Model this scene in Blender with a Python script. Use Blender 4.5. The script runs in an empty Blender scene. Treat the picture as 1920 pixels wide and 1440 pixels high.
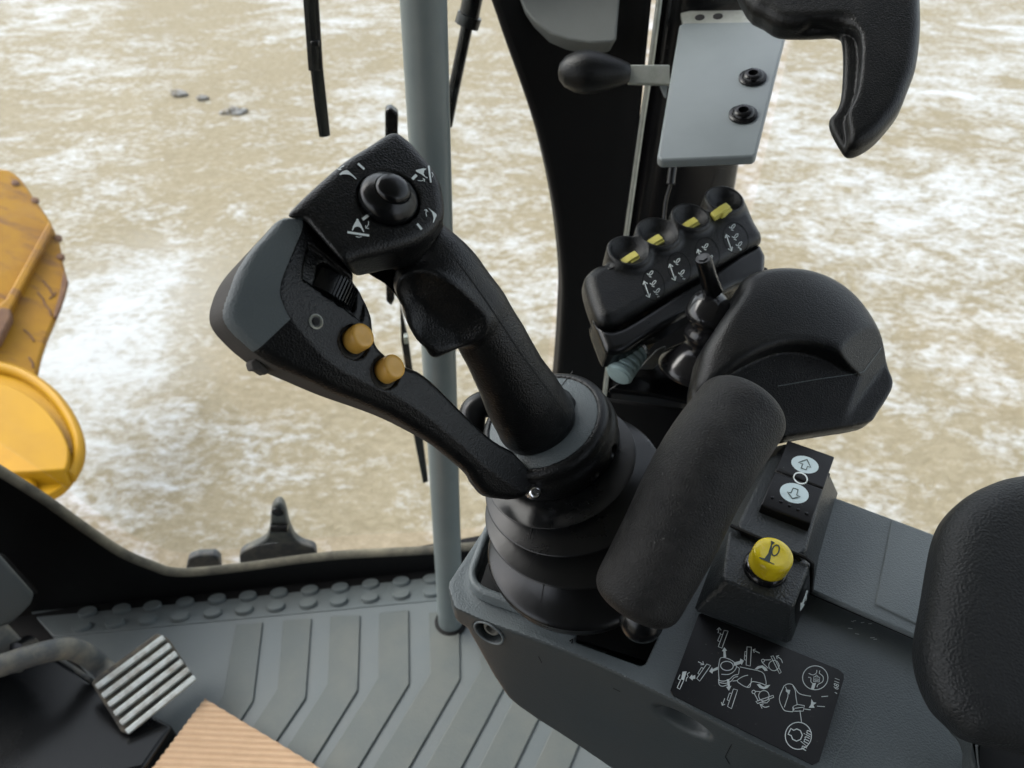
import bpy, bmesh, math, random
import numpy as np
from mathutils import Vector, Matrix
from mathutils.bvhtree import BVHTree
from mathutils.geometry import tessellate_polygon

S = bpy.context.scene
COL = S.collection
rnd = random.Random(7)
A = np.array
rad = math.radians

# ------------------------------------------------------------------ camera
FPX = 1387.0                      # focal length in pixels of the 1920 px wide photograph
PITCH = rad(40)
EYE = A([0.0, 0.0, 1.2])          # eye of a seated operator above the cab floor (z = 0)
RT = A([1.0, 0.0, 0.0])
UP = A([0.0, math.sin(PITCH), math.cos(PITCH)])
FW = A([0.0, math.cos(PITCH), -math.sin(PITCH)])
TW = -FW
cam = bpy.data.cameras.new('camera')
cam.sensor_width = 36
cam.lens = FPX / 1920 * 36
cam.clip_start = 0.02
cam.clip_end = 500
cam.dof.use_dof = True
cam.dof.focus_distance = 0.5
cam.dof.aperture_fstop = 10.0
co = bpy.data.objects.new('camera', cam)
co.location = EYE
co.rotation_euler = (math.pi / 2 - PITCH, 0, 0)
COL.objects.link(co)
S.camera = co

# ------------------------------------------------------------------ light
SUN_EL, SUN_ROT = rad(52), rad(-75)
w = bpy.data.worlds.new('World')
S.world = w
w.use_nodes = True
nt = w.node_tree
sky = nt.nodes.new('ShaderNodeTexSky')
sky.sky_type = 'NISHITA'
sky.sun_disc = False
sky.sun_elevation = SUN_EL
sky.sun_rotation = SUN_ROT
sky.air_density = 1.0
sky.dust_density = 3.0
sky.ozone_density = 1.0
bg = nt.nodes['Background']
bg.inputs['Strength'].default_value = 0.15
hs = nt.nodes.new('ShaderNodeHueSaturation')      # thin overcast: the blue is mostly veiled
hs.inputs['Saturation'].default_value = 0.35
nt.links.new(sky.outputs[0], hs.inputs['Color'])
nt.links.new(hs.outputs[0], bg.inputs['Color'])
sl = bpy.data.lights.new('sun', 'SUN')
sl.energy = 0.8
sl.angle = rad(40)
sl.color = (1.0, 0.97, 0.92)
so = bpy.data.objects.new('sun', sl)
COL.objects.link(so)
# direction towards the sun
sd = Vector((math.sin(SUN_ROT) * math.cos(SUN_EL), math.cos(SUN_ROT) * math.cos(SUN_EL), math.sin(SUN_EL)))
so.rotation_euler = sd.to_track_quat('Z', 'Y').to_euler()
so.location = (0, 0, 6)
S.view_settings.view_transform = 'Standard'
S.view_settings.look = 'None'
S.view_settings.exposure = 1.6
S.view_settings.gamma = 1.0

# ------------------------------------------------------------------ pixel -> place helpers
def D(px, py):
    return FW + RT * ((px - 960) / FPX) + UP * ((720 - py) / FPX)
def P(px, py, d):
    return EYE + D(px, py) * d
def PZ(px, py, z):
    d = D(px, py)
    return EYE + d * ((z - EYE[2]) / d[2])
def PPL(px, py, o, n):
    d = D(px, py)
    return EYE + d * (np.dot(A(o) - EYE, n) / np.dot(d, n))
def nrm(v):
    v = A(v, dtype=float)
    return v / np.linalg.norm(v)
def cv(t, r, u):
    """direction given as toward-camera, right, image-up parts"""
    return nrm(TW * t + RT * r + UP * u)
def zz(ox, oy, s):
    return lambda pts: [(ox + x * s, oy + y * s) for x, y in pts]
def spl(pts, closed=False, n=6):
    pts = [A(p, dtype=float) for p in pts]
    N = len(pts)
    out = []
    rng = range(N) if closed else range(N - 1)
    for i in rng:
        if closed:
            p0, p1, p2, p3 = pts[(i - 1) % N], pts[i], pts[(i + 1) % N], pts[(i + 2) % N]
        else:
            p0, p1, p2, p3 = pts[max(i - 1, 0)], pts[i], pts[i + 1], pts[min(i + 2, N - 1)]
        for k in range(n):
            t = k / n
            out.append(0.5 * (2 * p1 + (p2 - p0) * t + (2 * p0 - 5 * p1 + 4 * p2 - p3) * t * t + (3 * p1 - p0 - 3 * p2 + p3) * t ** 3))
    if not closed:
        out.append(pts[-1])
    return out
class Fr:
    """a working plane: origin, normal w, axes u (to the right) and v"""
    def __init__(s, o, n, xh=None):
        s.o = A(o, dtype=float)
        s.w = nrm(n)
        x = A(xh if xh is not None else RT, dtype=float)
        s.u = nrm(x - s.w * np.dot(x, s.w))
        s.v = np.cross(s.w, s.u)
    def uv(s, px, py):
        q = PPL(px, py, s.o, s.w) - s.o
        return (float(np.dot(q, s.u)), float(np.dot(q, s.v)))
    def uvs(s, pts):
        return [s.uv(*p) for p in pts]
    def pt(s, u, v, w=0.0):
        return s.o + s.u * u + s.v * v + s.w * w

# ------------------------------------------------------------------ objects
def thing(name, label, cat, loc=(0, 0, 0), group=None, kind=None):
    o = bpy.data.objects.new(name, None)
    o.empty_display_size = 0.05
    o.location = [float(x) for x in loc]
    o['label'] = label
    o['category'] = cat
    if group: o['group'] = group
    if kind: o['kind'] = kind
    COL.objects.link(o)
    return o
def org(o):
    v = Vector((0, 0, 0))
    while o is not None:
        v = v + o.location
        o = o.parent
    return A(v)
def mk(name, V, F, mat, parent=None, smooth=True, ang=40, bevel=0.0, seg=3, sub=0, loc=None):
    """one mesh object from world-space points; its origin sits at its thing's base"""
    V = np.asarray(V, dtype=float)
    base = org(parent) if parent is not None else (A(loc, dtype=float) if loc is not None else A([0., 0., 0.]))
    me = bpy.data.meshes.new(name)
    if isinstance(F, np.ndarray):
        F = F.tolist()
    me.from_pydata((V - base).tolist(), [], F)
    me.validate()
    me.update()
    if mat: me.materials.append(mat)
    if smooth:
        me.shade_smooth()
        if ang: me.set_sharp_from_angle(angle=rad(ang))
    o = bpy.data.objects.new(name, me)
    COL.objects.link(o)
    if parent is not None:
        o.parent = parent
    elif loc is not None:
        o.location = base
    if bevel:
        b = o.modifiers.new('bevel', 'BEVEL')
        b.width = bevel
        b.segments = seg
        b.limit_method = 'ANGLE'
        b.angle_limit = rad(28)
        b.harden_normals = False
    if sub:
        q = o.modifiers.new('sub', 'SUBSURF')
        q.levels = q.render_levels = sub
    return o
def tag(o, label, cat, group=None, kind=None):
    o['label'] = label
    o['category'] = cat
    if group: o['group'] = group
    if kind: o['kind'] = kind
    return o
class MB:
    def __init__(s): s.V, s.F = [], []
    def add(s, V, F):
        b = len(s.V)
        s.V += [A(v, dtype=float) for v in V]
        s.F += [[i + b for i in f] for f in F]
        return s
    def prism(s, pts, off):
        """closed outline of points, swept by off (a vector)"""
        n = len(pts)
        V = [A(p, dtype=float) for p in pts] + [A(p, dtype=float) + A(off) for p in pts]
        F = [list(range(n)), list(range(2 * n - 1, n - 1, -1))]
        F += [[(i + 1) % n, i, i + n, (i + 1) % n + n] for i in range(n)]
        return s.add(V, F)
    def hull(s, pts):
        bm = bmesh.new()
        for p in pts: bm.verts.new([float(x) for x in p])
        r = bmesh.ops.convex_hull(bm, input=bm.verts)
        bmesh.ops.delete(bm, geom=[g for g in r['geom_interior'] if isinstance(g, bmesh.types.BMVert)], context='VERTS')
        bmesh.ops.dissolve_limit(bm, angle_limit=rad(3), verts=bm.verts, edges=bm.edges)
        bm.verts.index_update()
        V = [A(v.co) for v in bm.verts]
        F = [[v.index for v in f.verts] for f in bm.faces]
        bm.free()
        return s.add(V, F)
    def tube(s, path, r, n=14, flat=1.0, nrm0=None, cap=True):
        path = [A(p, dtype=float) for p in path]
        N = len(path)
        rr = [r] * N if np.isscalar(r) else r
        T = [nrm(path[min(i + 1, N - 1)] - path[max(i - 1, 0)]) for i in range(N)]
        a = A(nrm0, dtype=float) if nrm0 is not None else A([0.31, 0.22, 0.92])
        V, F = [], []
        for i in range(N):
            a = a - T[i] * np.dot(a, T[i])
            a = nrm(a)
            b = np.cross(T[i], a)
            for k in range(n):
                th = 2 * math.pi * k / n
                V.append(path[i] + a * (math.cos(th) * rr[i] * flat) + b * (math.sin(th) * rr[i]))
        for i in range(N - 1):
            for k in range(n):
                k2 = (k + 1) % n
                F.append([i * n + k, i * n + k2, (i + 1) * n + k2, (i + 1) * n + k])
        if cap:
            F.append(list(range(n - 1, -1, -1)))
            F.append([(N - 1) * n + k for k in range(n)])
        return s.add(V, F)
    def lathe(s, o, ax, prof, n=36, xh=None):
        """prof = [(radius, height along ax)]"""
        ax = nrm(ax)
        x = A(xh if xh is not None else (RT if abs(np.dot(ax, RT)) < .9 else UP), dtype=float)
        a = nrm(x - ax * np.dot(x, ax))
        b = np.cross(ax, a)
        V, F = [], []
        for r, h in prof:
            for k in range(n):
                th = 2 * math.pi * k / n
                V.append(A(o) + ax * h + (a * math.cos(th) + b * math.sin(th)) * max(r, 1e-5))
        for i in range(len(prof) - 1):
            for k in range(n):
                k2 = (k + 1) % n
                F.append([i * n + k, i * n + k2, (i + 1) * n + k2, (i + 1) * n + k])
        F.append(list(range(n - 1, -1, -1)))
        F.append([(len(prof) - 1) * n + k for k in range(n)])
        return s.add(V, F)
    def rings(s, R, cap=True):
        n = len(R[0])
        V = [p for r in R for p in r]
        F = []
        for i in range(len(R) - 1):
            for k in range(n):
                k2 = (k + 1) % n
                F.append([i * n + k, i * n + k2, (i + 1) * n + k2, (i + 1) * n + k])
        if cap:
            F.append(list(range(n - 1, -1, -1)))
            F.append([(len(R) - 1) * n + k for k in range(n)])
        return s.add(V, F)
    def build(s, name, mat, parent=None, **k):
        return mk(name, s.V, s.F, mat, parent, **k)

# ------------------------------------------------------------------ solid modelling on a grid (signed distances -> surface nets)
class Vol:
    def __init__(s, pts, h, pad=0.012):
        pts = np.asarray(pts)
        s.lo = pts.min(0) - pad
        hi = pts.max(0) + pad
        s.h = h
        s.n = np.ceil((hi - s.lo) / h).astype(int) + 1
        g = [(s.lo[i] + np.arange(s.n[i]) * h).astype(np.float32) for i in range(3)]
        s.X, s.Y, s.Z = g[0][:, None, None], g[1][None, :, None], g[2][None, None, :]
    def loc(s, fr):
        o, f = fr.o, np.float32
        r = []
        for a in (fr.u, fr.v, fr.w):
            r.append((s.X - f(o[0])) * f(a[0]) + (s.Y - f(o[1])) * f(a[1]) + (s.Z - f(o[2])) * f(a[2]))
        return r
    def poly(s, fr, uv, L=None):
        """distance to an outline (u, v), looked up on a fine raster"""
        U, V, W = L if L else s.loc(fr)
        uv = np.asarray(uv, dtype=np.float32)
        st = s.h * 0.8
        u0, v0 = U.min(), V.min()
        nu, nv = int((U.max() - u0) / st) + 3, int((V.max() - v0) / st) + 3
        gx = (u0 + np.arange(nu, dtype=np.float32) * st)[:, None]
        gy = (v0 + np.arange(nv, dtype=np.float32) * st)[None, :]
        dd = np.full((nu, nv), 1e9, np.float32)
        ins = np.zeros((nu, nv), bool)
        N = len(uv)
        for i in range(N):
            a, b = uv[i], uv[(i + 1) % N]
            e = b - a
            l2 = float(e @ e)
            if l2 < 1e-14: continue
            t = np.clip(((gx - a[0]) * e[0] + (gy - a[1]) * e[1]) / l2, 0, 1)
            dd = np.minimum(dd, (gx - a[0] - t * e[0]) ** 2 + (gy - a[1] - t * e[1]) ** 2)
            if a[1] != b[1]:
                c = (a[1] > gy) != (b[1] > gy)
                ins ^= c & (gx < (b[0] - a[0]) * (gy - a[1]) / (b[1] - a[1]) + a[0])
        dd = np.sqrt(dd)
        dd[ins] *= -1
        fu, fv = (U - u0) / st, (V - v0) / st
        i, j = fu.astype(np.int32), fv.astype(np.int32)
        fu -= i
        fv -= j
        return (dd[i, j] * (1 - fu) + dd[i + 1, j] * fu) * (1 - fv) + (dd[i, j + 1] * (1 - fu) + dd[i + 1, j + 1] * fu) * fv
    def ext(s, fr, uv, w0, w1, r=0.0, L=None):
        """outline swept from w0 to w1 with rounded rims of radius r"""
        L = L or s.loc(fr)
        d = s.poly(fr, uv, L) + r
        z = np.abs(L[2] - (w0 + w1) / 2) - (w1 - w0) / 2 + r
        return np.minimum(np.maximum(d, z), 0) + np.sqrt(np.maximum(d, 0) ** 2 + np.maximum(z, 0) ** 2) - r
    def cone(s, a, b, ra, rb, fr=None, flat=1.0):
        """round cone between two points, optionally flattened along fr.w"""
        f = np.float32
        if fr is None:
            ax, ay, az = s.X - f(a[0]), s.Y - f(a[1]), s.Z - f(a[2])
            e = A(b) - A(a)
        else:
            U, V, W = s.loc(fr)
            q = A(a) - fr.o
            a2 = (np.dot(q, fr.u), np.dot(q, fr.v), np.dot(q, fr.w))
            ax, ay, az = U - f(a2[0]), V - f(a2[1]), (W - f(a2[2])) / f(flat)
            e = A(b) - A(a)
            e = A([np.dot(e, fr.u), np.dot(e, fr.v), np.dot(e, fr.w) / flat])
        l2 = float(e @ e)
        t = np.clip((ax * f(e[0]) + ay * f(e[1]) + az * f(e[2])) / f(l2), 0, 1)
        return np.sqrt((ax - t * f(e[0])) ** 2 + (ay - t * f(e[1])) ** 2 + (az - t * f(e[2])) ** 2) - (f(ra) + t * f(rb - ra))
    def ball(s, c, r, fr=None, sc=(1, 1, 1)):
        f = np.float32
        if fr is None:
            x, y, z = s.X - f(c[0]), s.Y - f(c[1]), s.Z - f(c[2])
        else:
            L = s.loc(fr)
            q = A(c) - fr.o
            x, y, z = [L[i] - f(np.dot(q, (fr.u, fr.v, fr.w)[i])) for i in range(3)]
        m = min(sc)
        return (np.sqrt((x / sc[0]) ** 2 + (y / sc[1]) ** 2 + (z / sc[2]) ** 2) - r) * m
    def cyl(s, c, ax, r, h0, h1, rr=0.0):
        f = np.float32
        ax = nrm(ax)
        x, y, z = s.X - f(c[0]), s.Y - f(c[1]), s.Z - f(c[2])
        t = x * f(ax[0]) + y * f(ax[1]) + z * f(ax[2])
        q = np.sqrt(np.maximum(x * x + y * y + z * z - t * t, 0)) - r + rr
        z = np.abs(t - (h0 + h1) / 2) - (h1 - h0) / 2 + rr
        return np.minimum(np.maximum(q, z), 0) + np.sqrt(np.maximum(q, 0) ** 2 + np.maximum(z, 0) ** 2) - rr
    def mesh(s, d, smooth=4):
        n = d.shape
        d = np.where(np.abs(d) < 1e-7, np.float32(1e-7), d)
        b = d < 0
        acc = np.zeros(tuple(k - 1 for k in n) + (3,), np.float32)
        cnt = np.zeros(tuple(k - 1 for k in n), np.float32)
        cr = [None] * 3
        for ax in range(3):
            sl0 = [slice(None)] * 3; sl1 = [slice(None)] * 3
            sl0[ax] = slice(0, -1); sl1[ax] = slice(1, None)
            d0, d1 = d[tuple(sl0)], d[tuple(sl1)]
            c = b[tuple(sl0)] != b[tuple(sl1)]
            cr[ax] = c
            I = np.argwhere(c)
            t = d0[c] / (d0[c] - d1[c])
            pos = I.astype(np.float32)
            pos[:, ax] += t
            o1, o2 = [k for k in range(3) if k != ax]
            for da in (0, 1):
                for db in (0, 1):
                    J = I.copy()
                    J[:, o1] -= da
                    J[:, o2] -= db
                    ok = (J[:, o1] >= 0) & (J[:, o2] >= 0) & (J[:, o1] < n[o1] - 1) & (J[:, o2] < n[o2] - 1)
                    j = J[ok]
                    np.add.at(acc, (j[:, 0], j[:, 1], j[:, 2]), pos[ok])
                    np.add.at(cnt, (j[:, 0], j[:, 1], j[:, 2]), 1)
        m = cnt > 0
        idx = np.full(m.shape, -1, np.int64)
        idx[m] = np.arange(m.sum())
        V = acc[m] / cnt[m][:, None]
        Fs = []
        for ax in range(3):
            I = np.argwhere(cr[ax])
            o1, o2 = (ax + 1) % 3, (ax + 2) % 3
            ok = (I[:, o1] > 0) & (I[:, o2] > 0) & (I[:, o1] < n[o1] - 1) & (I[:, o2] < n[o2] - 1)
            I = I[ok]
            q = []
            for da, db in ((1, 1), (0, 1), (0, 0), (1, 0)):
                J = I.copy()
                J[:, o1] -= da
                J[:, o2] -= db
                q.append(idx[J[:, 0], J[:, 1], J[:, 2]])
            Q = np.stack(q, 1)
            flip = ~b[I[:, 0], I[:, 1], I[:, 2]]
            Q[flip] = Q[flip][:, ::-1]
            Fs.append(Q)
        F = np.concatenate(Fs)
        V = s.lo + V * s.h
        E = np.concatenate([F[:, [0, 1]], F[:, [1, 2]], F[:, [2, 3]], F[:, [3, 0]]])
        for k in range(smooth):
            for lam in (0.5, -0.52):
                sm = np.zeros_like(V)
                c = np.zeros(len(V))
                for x in range(3):
                    sm[:, x] = np.bincount(E[:, 0], V[E[:, 1], x], len(V)) + np.bincount(E[:, 1], V[E[:, 0], x], len(V))
                c = np.bincount(E[:, 0], minlength=len(V)) + np.bincount(E[:, 1], minlength=len(V))
                V = V + lam * (sm / np.maximum(c, 1)[:, None] - V)
        return V, F
def smin(a, b, k):
    h = np.clip(0.5 + 0.5 * (b - a) / k, 0, 1)
    return b * (1 - h) + a * h - k * h * (1 - h)
def smax(a, b, k):
    return -smin(-a, -b, k)
def bvh_of(*obs):
    V, F = [], []
    for o in obs:
        b = len(V)
        g = org(o)
        V += [Vector(v.co) + Vector(g) for v in o.data.vertices]
        F += [[i + b for i in p.vertices] for p in o.data.polygons]
    return BVHTree.FromPolygons(V, F)
def hit(bvh, px, py, off=0.0):
    d = Vector(D(px, py)).normalized()
    p, n, i, t = bvh.ray_cast(Vector(EYE), d)
    if p is None: return None, None
    if n.dot(d) > 0: n = -n
    return A(p + n * off), A(n)
def marks(name, parent, mat, bvh, strokes=(), fills=(), off=0.0004, step=6.0):
    """painted marks lying on a surface: strokes [(points, width, closed)], fills [points], in picture pixels"""
    V, F = [], []
    def put(px, py):
        p, n = hit(bvh, px, py, off)
        if p is None: return None
        V.append(p)
        return len(V) - 1
    for st in strokes:
        pts, wd = st[0], st[1]
        cl = len(st) > 2 and st[2]
        p = [A(q, dtype=float) for q in pts]
        if cl: p = p + [p[0]]
        q = [p[0]]
        for a, b in zip(p[:-1], p[1:]):
            m = max(1, int(np.linalg.norm(b - a) / step))
            q += [a + (b - a) * (k + 1) / m for k in range(m)]
        N = len(q)
        L = []
        for i in range(N):
            if cl:
                t0, t1 = q[i] - q[i - 1 if i else N - 2], q[(i + 1) if i < N - 1 else 1] - q[i]
            else:
                t0 = q[i] - q[max(i - 1, 0)]
                t1 = q[min(i + 1, N - 1)] - q[i]
            t = t0 / max(np.linalg.norm(t0), 1e-9) + t1 / max(np.linalg.norm(t1), 1e-9)
            l = np.linalg.norm(t)
            t = t / l if l > 1e-6 else A([1., 0.])
            nn = A([-t[1], t[0]])
            L.append((put(*(q[i] + nn * wd / 2)), put(*(q[i] - nn * wd / 2))))
        for a, b in zip(L[:-1], L[1:]):
            if None not in a and None not in b:
                F.append([a[0], a[1], b[1], b[0]])
    for pts in fills:
        ix = [put(*p) for p in pts]
        tri = tessellate_polygon([[Vector((p[0], p[1], 0)) for p in pts]])
        for t in tri:
            if None not in [ix[k] for k in t]: F.append([ix[k] for k in t])
    return mk(name, V, F, mat, parent, smooth=False)
def ell(cx, cy, rx, ry, rot=0, n=28):
    c, s_ = math.cos(rad(rot)), math.sin(rad(rot))
    return [(cx + rx * math.cos(t) * c - ry * math.sin(t) * s_, cy + rx * math.cos(t) * s_ + ry * math.sin(t) * c)
            for t in [2 * math.pi * k / n for k in range(n)]]
def words(name, txt, parent, mat, fr_o, ux, uy, size):
    """flat lettering standing at fr_o, reading along ux"""
    cu = bpy.data.curves.new(name, 'FONT')
    cu.body = txt
    cu.size = size
    cu.align_x = 'CENTER'
    cu.align_y = 'CENTER'
    o = bpy.data.objects.new(name, cu)
    COL.objects.link(o)
    dg = bpy.context.evaluated_depsgraph_get()
    me = o.evaluated_get(dg).to_mesh()
    V = [A(fr_o) + ux * v.co.x + uy * v.co.y for v in me.vertices]
    F = [list(p.vertices) for p in me.polygons]
    o.evaluated_get(dg).to_mesh_clear()
    bpy.data.objects.remove(o)
    bpy.data.curves.remove(cu)
    return mk(name, V, F, mat, parent, smooth=False)

# ------------------------------------------------------------------ materials
def mat(name, col, rough=0.5, grain=0.0, gscale=900, dust=None, dscale=18, damt=0.35, metal=0.0, spec=0.5, rvar=0.12, coat=0.0, gmode='noise', wear=0.0):
    m = bpy.data.materials.new(name)
    m.use_nodes = True
    N, L = m.node_tree.nodes, m.node_tree.links
    b = N['Principled BSDF']
    tc = N.new('ShaderNodeTexCoord')
    b.inputs['Metallic'].default_value = metal
    b.inputs['Specular IOR Level'].default_value = spec
    b.inputs['Coat Weight'].default_value = coat
    n1 = N.new('ShaderNodeTexNoise')
    n1.inputs['Scale'].default_value = dscale
    n1.inputs['Detail'].default_value = 6
    n1.inputs['Roughness'].default_value = 0.65
    L.new(tc.outputs['Object'], n1.inputs['Vector'])
    mx = N.new('ShaderNodeMix')
    mx.data_type = 'RGBA'
    mx.inputs['A'].default_value = (*col, 1)
    mx.inputs['B'].default_value = (*(dust if dust else [c * 1.25 for c in col]), 1)
    rp = N.new('ShaderNodeMapRange')
    rp.inputs['From Min'].default_value = 0.42
    rp.inputs['From Max'].default_value = 0.75
    rp.inputs['To Min'].default_value = 0
    rp.inputs['To Max'].default_value = damt
    L.new(n1.outputs['Fac'], rp.inputs['Value'])
    L.new(rp.outputs['Result'], mx.inputs['Factor'])
    last = mx.outputs['Result']
    if wear:
        n3 = N.new('ShaderNodeTexNoise')
        n3.inputs['Scale'].default_value = 420
        n3.inputs['Detail'].default_value = 3
        L.new(tc.outputs['Object'], n3.inputs['Vector'])
        r3 = N.new('ShaderNodeMapRange')
        r3.inputs['From Min'].default_value = 0.68
        r3.inputs['From Max'].default_value = 0.74
        r3.inputs['To Max'].default_value = wear
        L.new(n3.outputs['Fac'], r3.inputs['Value'])
        m3 = N.new('ShaderNodeMix')
        m3.data_type = 'RGBA'
        m3.inputs['B'].default_value = (0.2, 0.2, 0.19, 1)
        L.new(last, m3.inputs['A'])
        L.new(r3.outputs['Result'], m3.inputs['Factor'])
        last = m3.outputs['Result']
    L.new(last, b.inputs['Base Color'])
    rr = N.new('ShaderNodeMapRange')
    rr.inputs['To Min'].default_value = max(rough - rvar, 0.02)
    rr.inputs['To Max'].default_value = min(rough + rvar, 1)
    L.new(n1.outputs['Fac'], rr.inputs['Value'])
    L.new(rr.outputs['Result'], b.inputs['Roughness'])
    if grain:
        if gmode == 'voronoi':
            g = N.new('ShaderNodeTexVoronoi')
            g.feature = 'SMOOTH_F1'
            g.inputs['Scale'].default_value = gscale
            src = g.outputs['Distance']
        else:
            g = N.new('ShaderNodeTexNoise')
            g.inputs['Scale'].default_value = gscale
            g.inputs['Detail'].default_value = 2
            src = g.outputs['Fac']
        L.new(tc.outputs['Object'], g.inputs['Vector'])
        bp = N.new('ShaderNodeBump')
        bp.inputs['Strength'].default_value = grain
        bp.inputs['Distance'].default_value = 0.001
        L.new(src, bp.inputs['Height'])
        L.new(bp.outputs['Normal'], b.inputs['Normal'])
    return m
M = {}
M['black'] = mat('black_moulded_plastic', (0.0042, 0.0048, 0.0052), 0.34, 0.5, 850, dust=(0.020, 0.019, 0.017), damt=0.25, spec=0.34, dscale=30, wear=0.12)
M['black_smooth'] = mat('black_smooth_plastic', (0.004, 0.0045, 0.005), 0.26, 0.08, 300, rvar=0.06, spec=0.35)
M['gloss'] = mat('glossy_black_rubber', (0.010, 0.010, 0.011), 0.2, 0.05, 60)
M['rubber'] = mat('black_rubber', (0.0038, 0.0042, 0.0046), 0.30, 0.08, 150, dust=(0.018, 0.017, 0.016), damt=0.3, spec=0.4, dscale=14)
M['dusty'] = mat('dusty_black_plastic', (0.045, 0.041, 0.037), 0.75, 0.3, 1100, dust=(0.10, 0.09, 0.075), damt=0.6)
M['cover'] = mat('lit_grey_plastic', (0.10, 0.12, 0.125), 0.46, 0.5, 900, wear=0.05)  # greyed plastic, window light and sheen put into the colour
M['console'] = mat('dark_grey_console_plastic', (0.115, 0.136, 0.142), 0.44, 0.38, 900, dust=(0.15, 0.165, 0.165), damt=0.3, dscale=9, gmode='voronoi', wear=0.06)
M['side'] = mat('charcoal_shaded_plastic', (0.042, 0.052, 0.055), 0.45, 0.25, 800, dust=(0.075, 0.07, 0.06), damt=0.3, spec=0.4, dscale=7)  # charcoal; on the console side the dark tone stands in for shade
M['pod'] = mat('charcoal_pod_plastic', (0.022, 0.026, 0.028), 0.42, 0.45, 700, gmode='voronoi')
M['foam'] = mat('worn_black_foam', (0.0125, 0.0125, 0.0122), 0.55, 0.9, 800, spec=0.3, dust=(0.04, 0.039, 0.037), damt=0.7, dscale=60, wear=0.3)
M['leather'] = mat('black_grained_vinyl', (0.016, 0.0178, 0.019), 0.52, 0.55, 700, spec=0.32, dust=(0.03, 0.031, 0.03), damt=0.4, dscale=9, gmode='voronoi')
M['frame'] = mat('black_painted_steel', (0.005, 0.005, 0.0055), 0.25, 0.05, 60, rvar=0.08, spec=0.35)
M['mattblack'] = mat('matt_black_panel', (0.004, 0.004, 0.0042), 0.6, 0.1, 200, spec=0.2)
M['seal'] = mat('dusty_rubber_seal', (0.075, 0.070, 0.055), 0.85, 0.4, 120, dust=(0.30, 0.27, 0.19), damt=0.9, dscale=10)
M['rail'] = mat('grey_painted_tube', (0.15, 0.18, 0.18), 0.36, 0.03, 100, dust=(0.27, 0.29, 0.27), damt=0.35, dscale=9)
M['plate'] = mat('light_grey_painted_sheet', (0.18, 0.205, 0.21), 0.38, 0.04, 120, rvar=0.05)
M['greybox'] = mat('grey_plastic_cover', (0.19, 0.20, 0.19), 0.55, 0.3, 900)
M['mat'] = mat('grey_rubber_mat', (0.108, 0.127, 0.130), 0.52, 0.25, 260, dust=(0.150, 0.158, 0.148), damt=0.5, dscale=6, wear=0.35)
M['matstrip'] = mat('worn_olive_tread', (0.088, 0.102, 0.098), 0.6, 0.3, 260, dust=(0.15, 0.152, 0.132), damt=0.6, dscale=8, wear=0.4)
M['steel'] = mat('bare_steel', (0.62, 0.62, 0.60), 0.35, 0.1, 200, metal=1.0, dust=(0.4, 0.38, 0.33), damt=0.5)
M['zinc'] = mat('zinc_plated_steel', (0.48, 0.50, 0.46), 0.42, 0.2, 90, metal=0.7, dust=(0.30, 0.32, 0.27), damt=0.8, dscale=60)
M['chrome'] = mat('bright_screw_steel', (0.75, 0.75, 0.75), 0.18, metal=1.0)
M['pedal'] = mat('scuffed_aluminium', (0.46, 0.50, 0.49), 0.5, 0.3, 160, metal=0.25, dust=(0.20, 0.18, 0.145), damt=0.95, dscale=55)
M['grime'] = mat('grimy_black_rubber', (0.035, 0.033, 0.03), 0.8, 0.5, 160, dust=(0.16, 0.135, 0.09), damt=0.8, dscale=45)
M['armsteel'] = mat('dusty_dark_grey_steel', (0.075, 0.082, 0.083), 0.6, 0.25, 120, dust=(0.30, 0.27, 0.20), damt=0.7, dscale=24)
M['orange'] = mat('amber_plastic', (0.72, 0.40, 0.07), 0.38, 0.1, 120, dust=(0.5, 0.30, 0.09), damt=0.4, dscale=120)
M['yellow'] = mat('yellow_plastic', (0.96, 0.74, 0.015), 0.25, 0.03, 120, dust=(0.66, 0.42, 0.02), damt=0.4, dscale=90, coat=0.3)
M['paleyellow'] = mat('pale_yellow_plastic', (0.62, 0.56, 0.13), 0.4, 0.05, 200)
M['white'] = mat('white_print', (0.72, 0.78, 0.77), 0.6)
M['greyprint'] = mat('grey_print', (0.66, 0.72, 0.71), 0.6, dust=(0.3, 0.33, 0.33), damt=0.4, dscale=90)
M['ice'] = mat('pale_lens', (0.56, 0.68, 0.70), 0.3)
M['ink'] = mat('dark_print', (0.03, 0.05, 0.04), 0.5)
M['decal'] = mat('black_decal_film', (0.006, 0.006, 0.007), 0.35, 0.03, 300, wear=0.2, spec=0.35)
M['plug'] = mat('pale_blue_plastic', (0.26, 0.36, 0.37), 0.6, 0.2, 200, dust=(0.18, 0.22, 0.21), damt=0.6, dscale=60)
M['brass'] = mat('dull_brass', (0.30, 0.24, 0.15), 0.4, metal=0.8, dust=(0.12, 0.1, 0.07), damt=0.6, dscale=80)
M['groove'] = mat('deep_groove', (0.004, 0.004, 0.004), 0.8)
M['lining'] = mat('grey_headliner', (0.20, 0.21, 0.21), 0.9)
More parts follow.
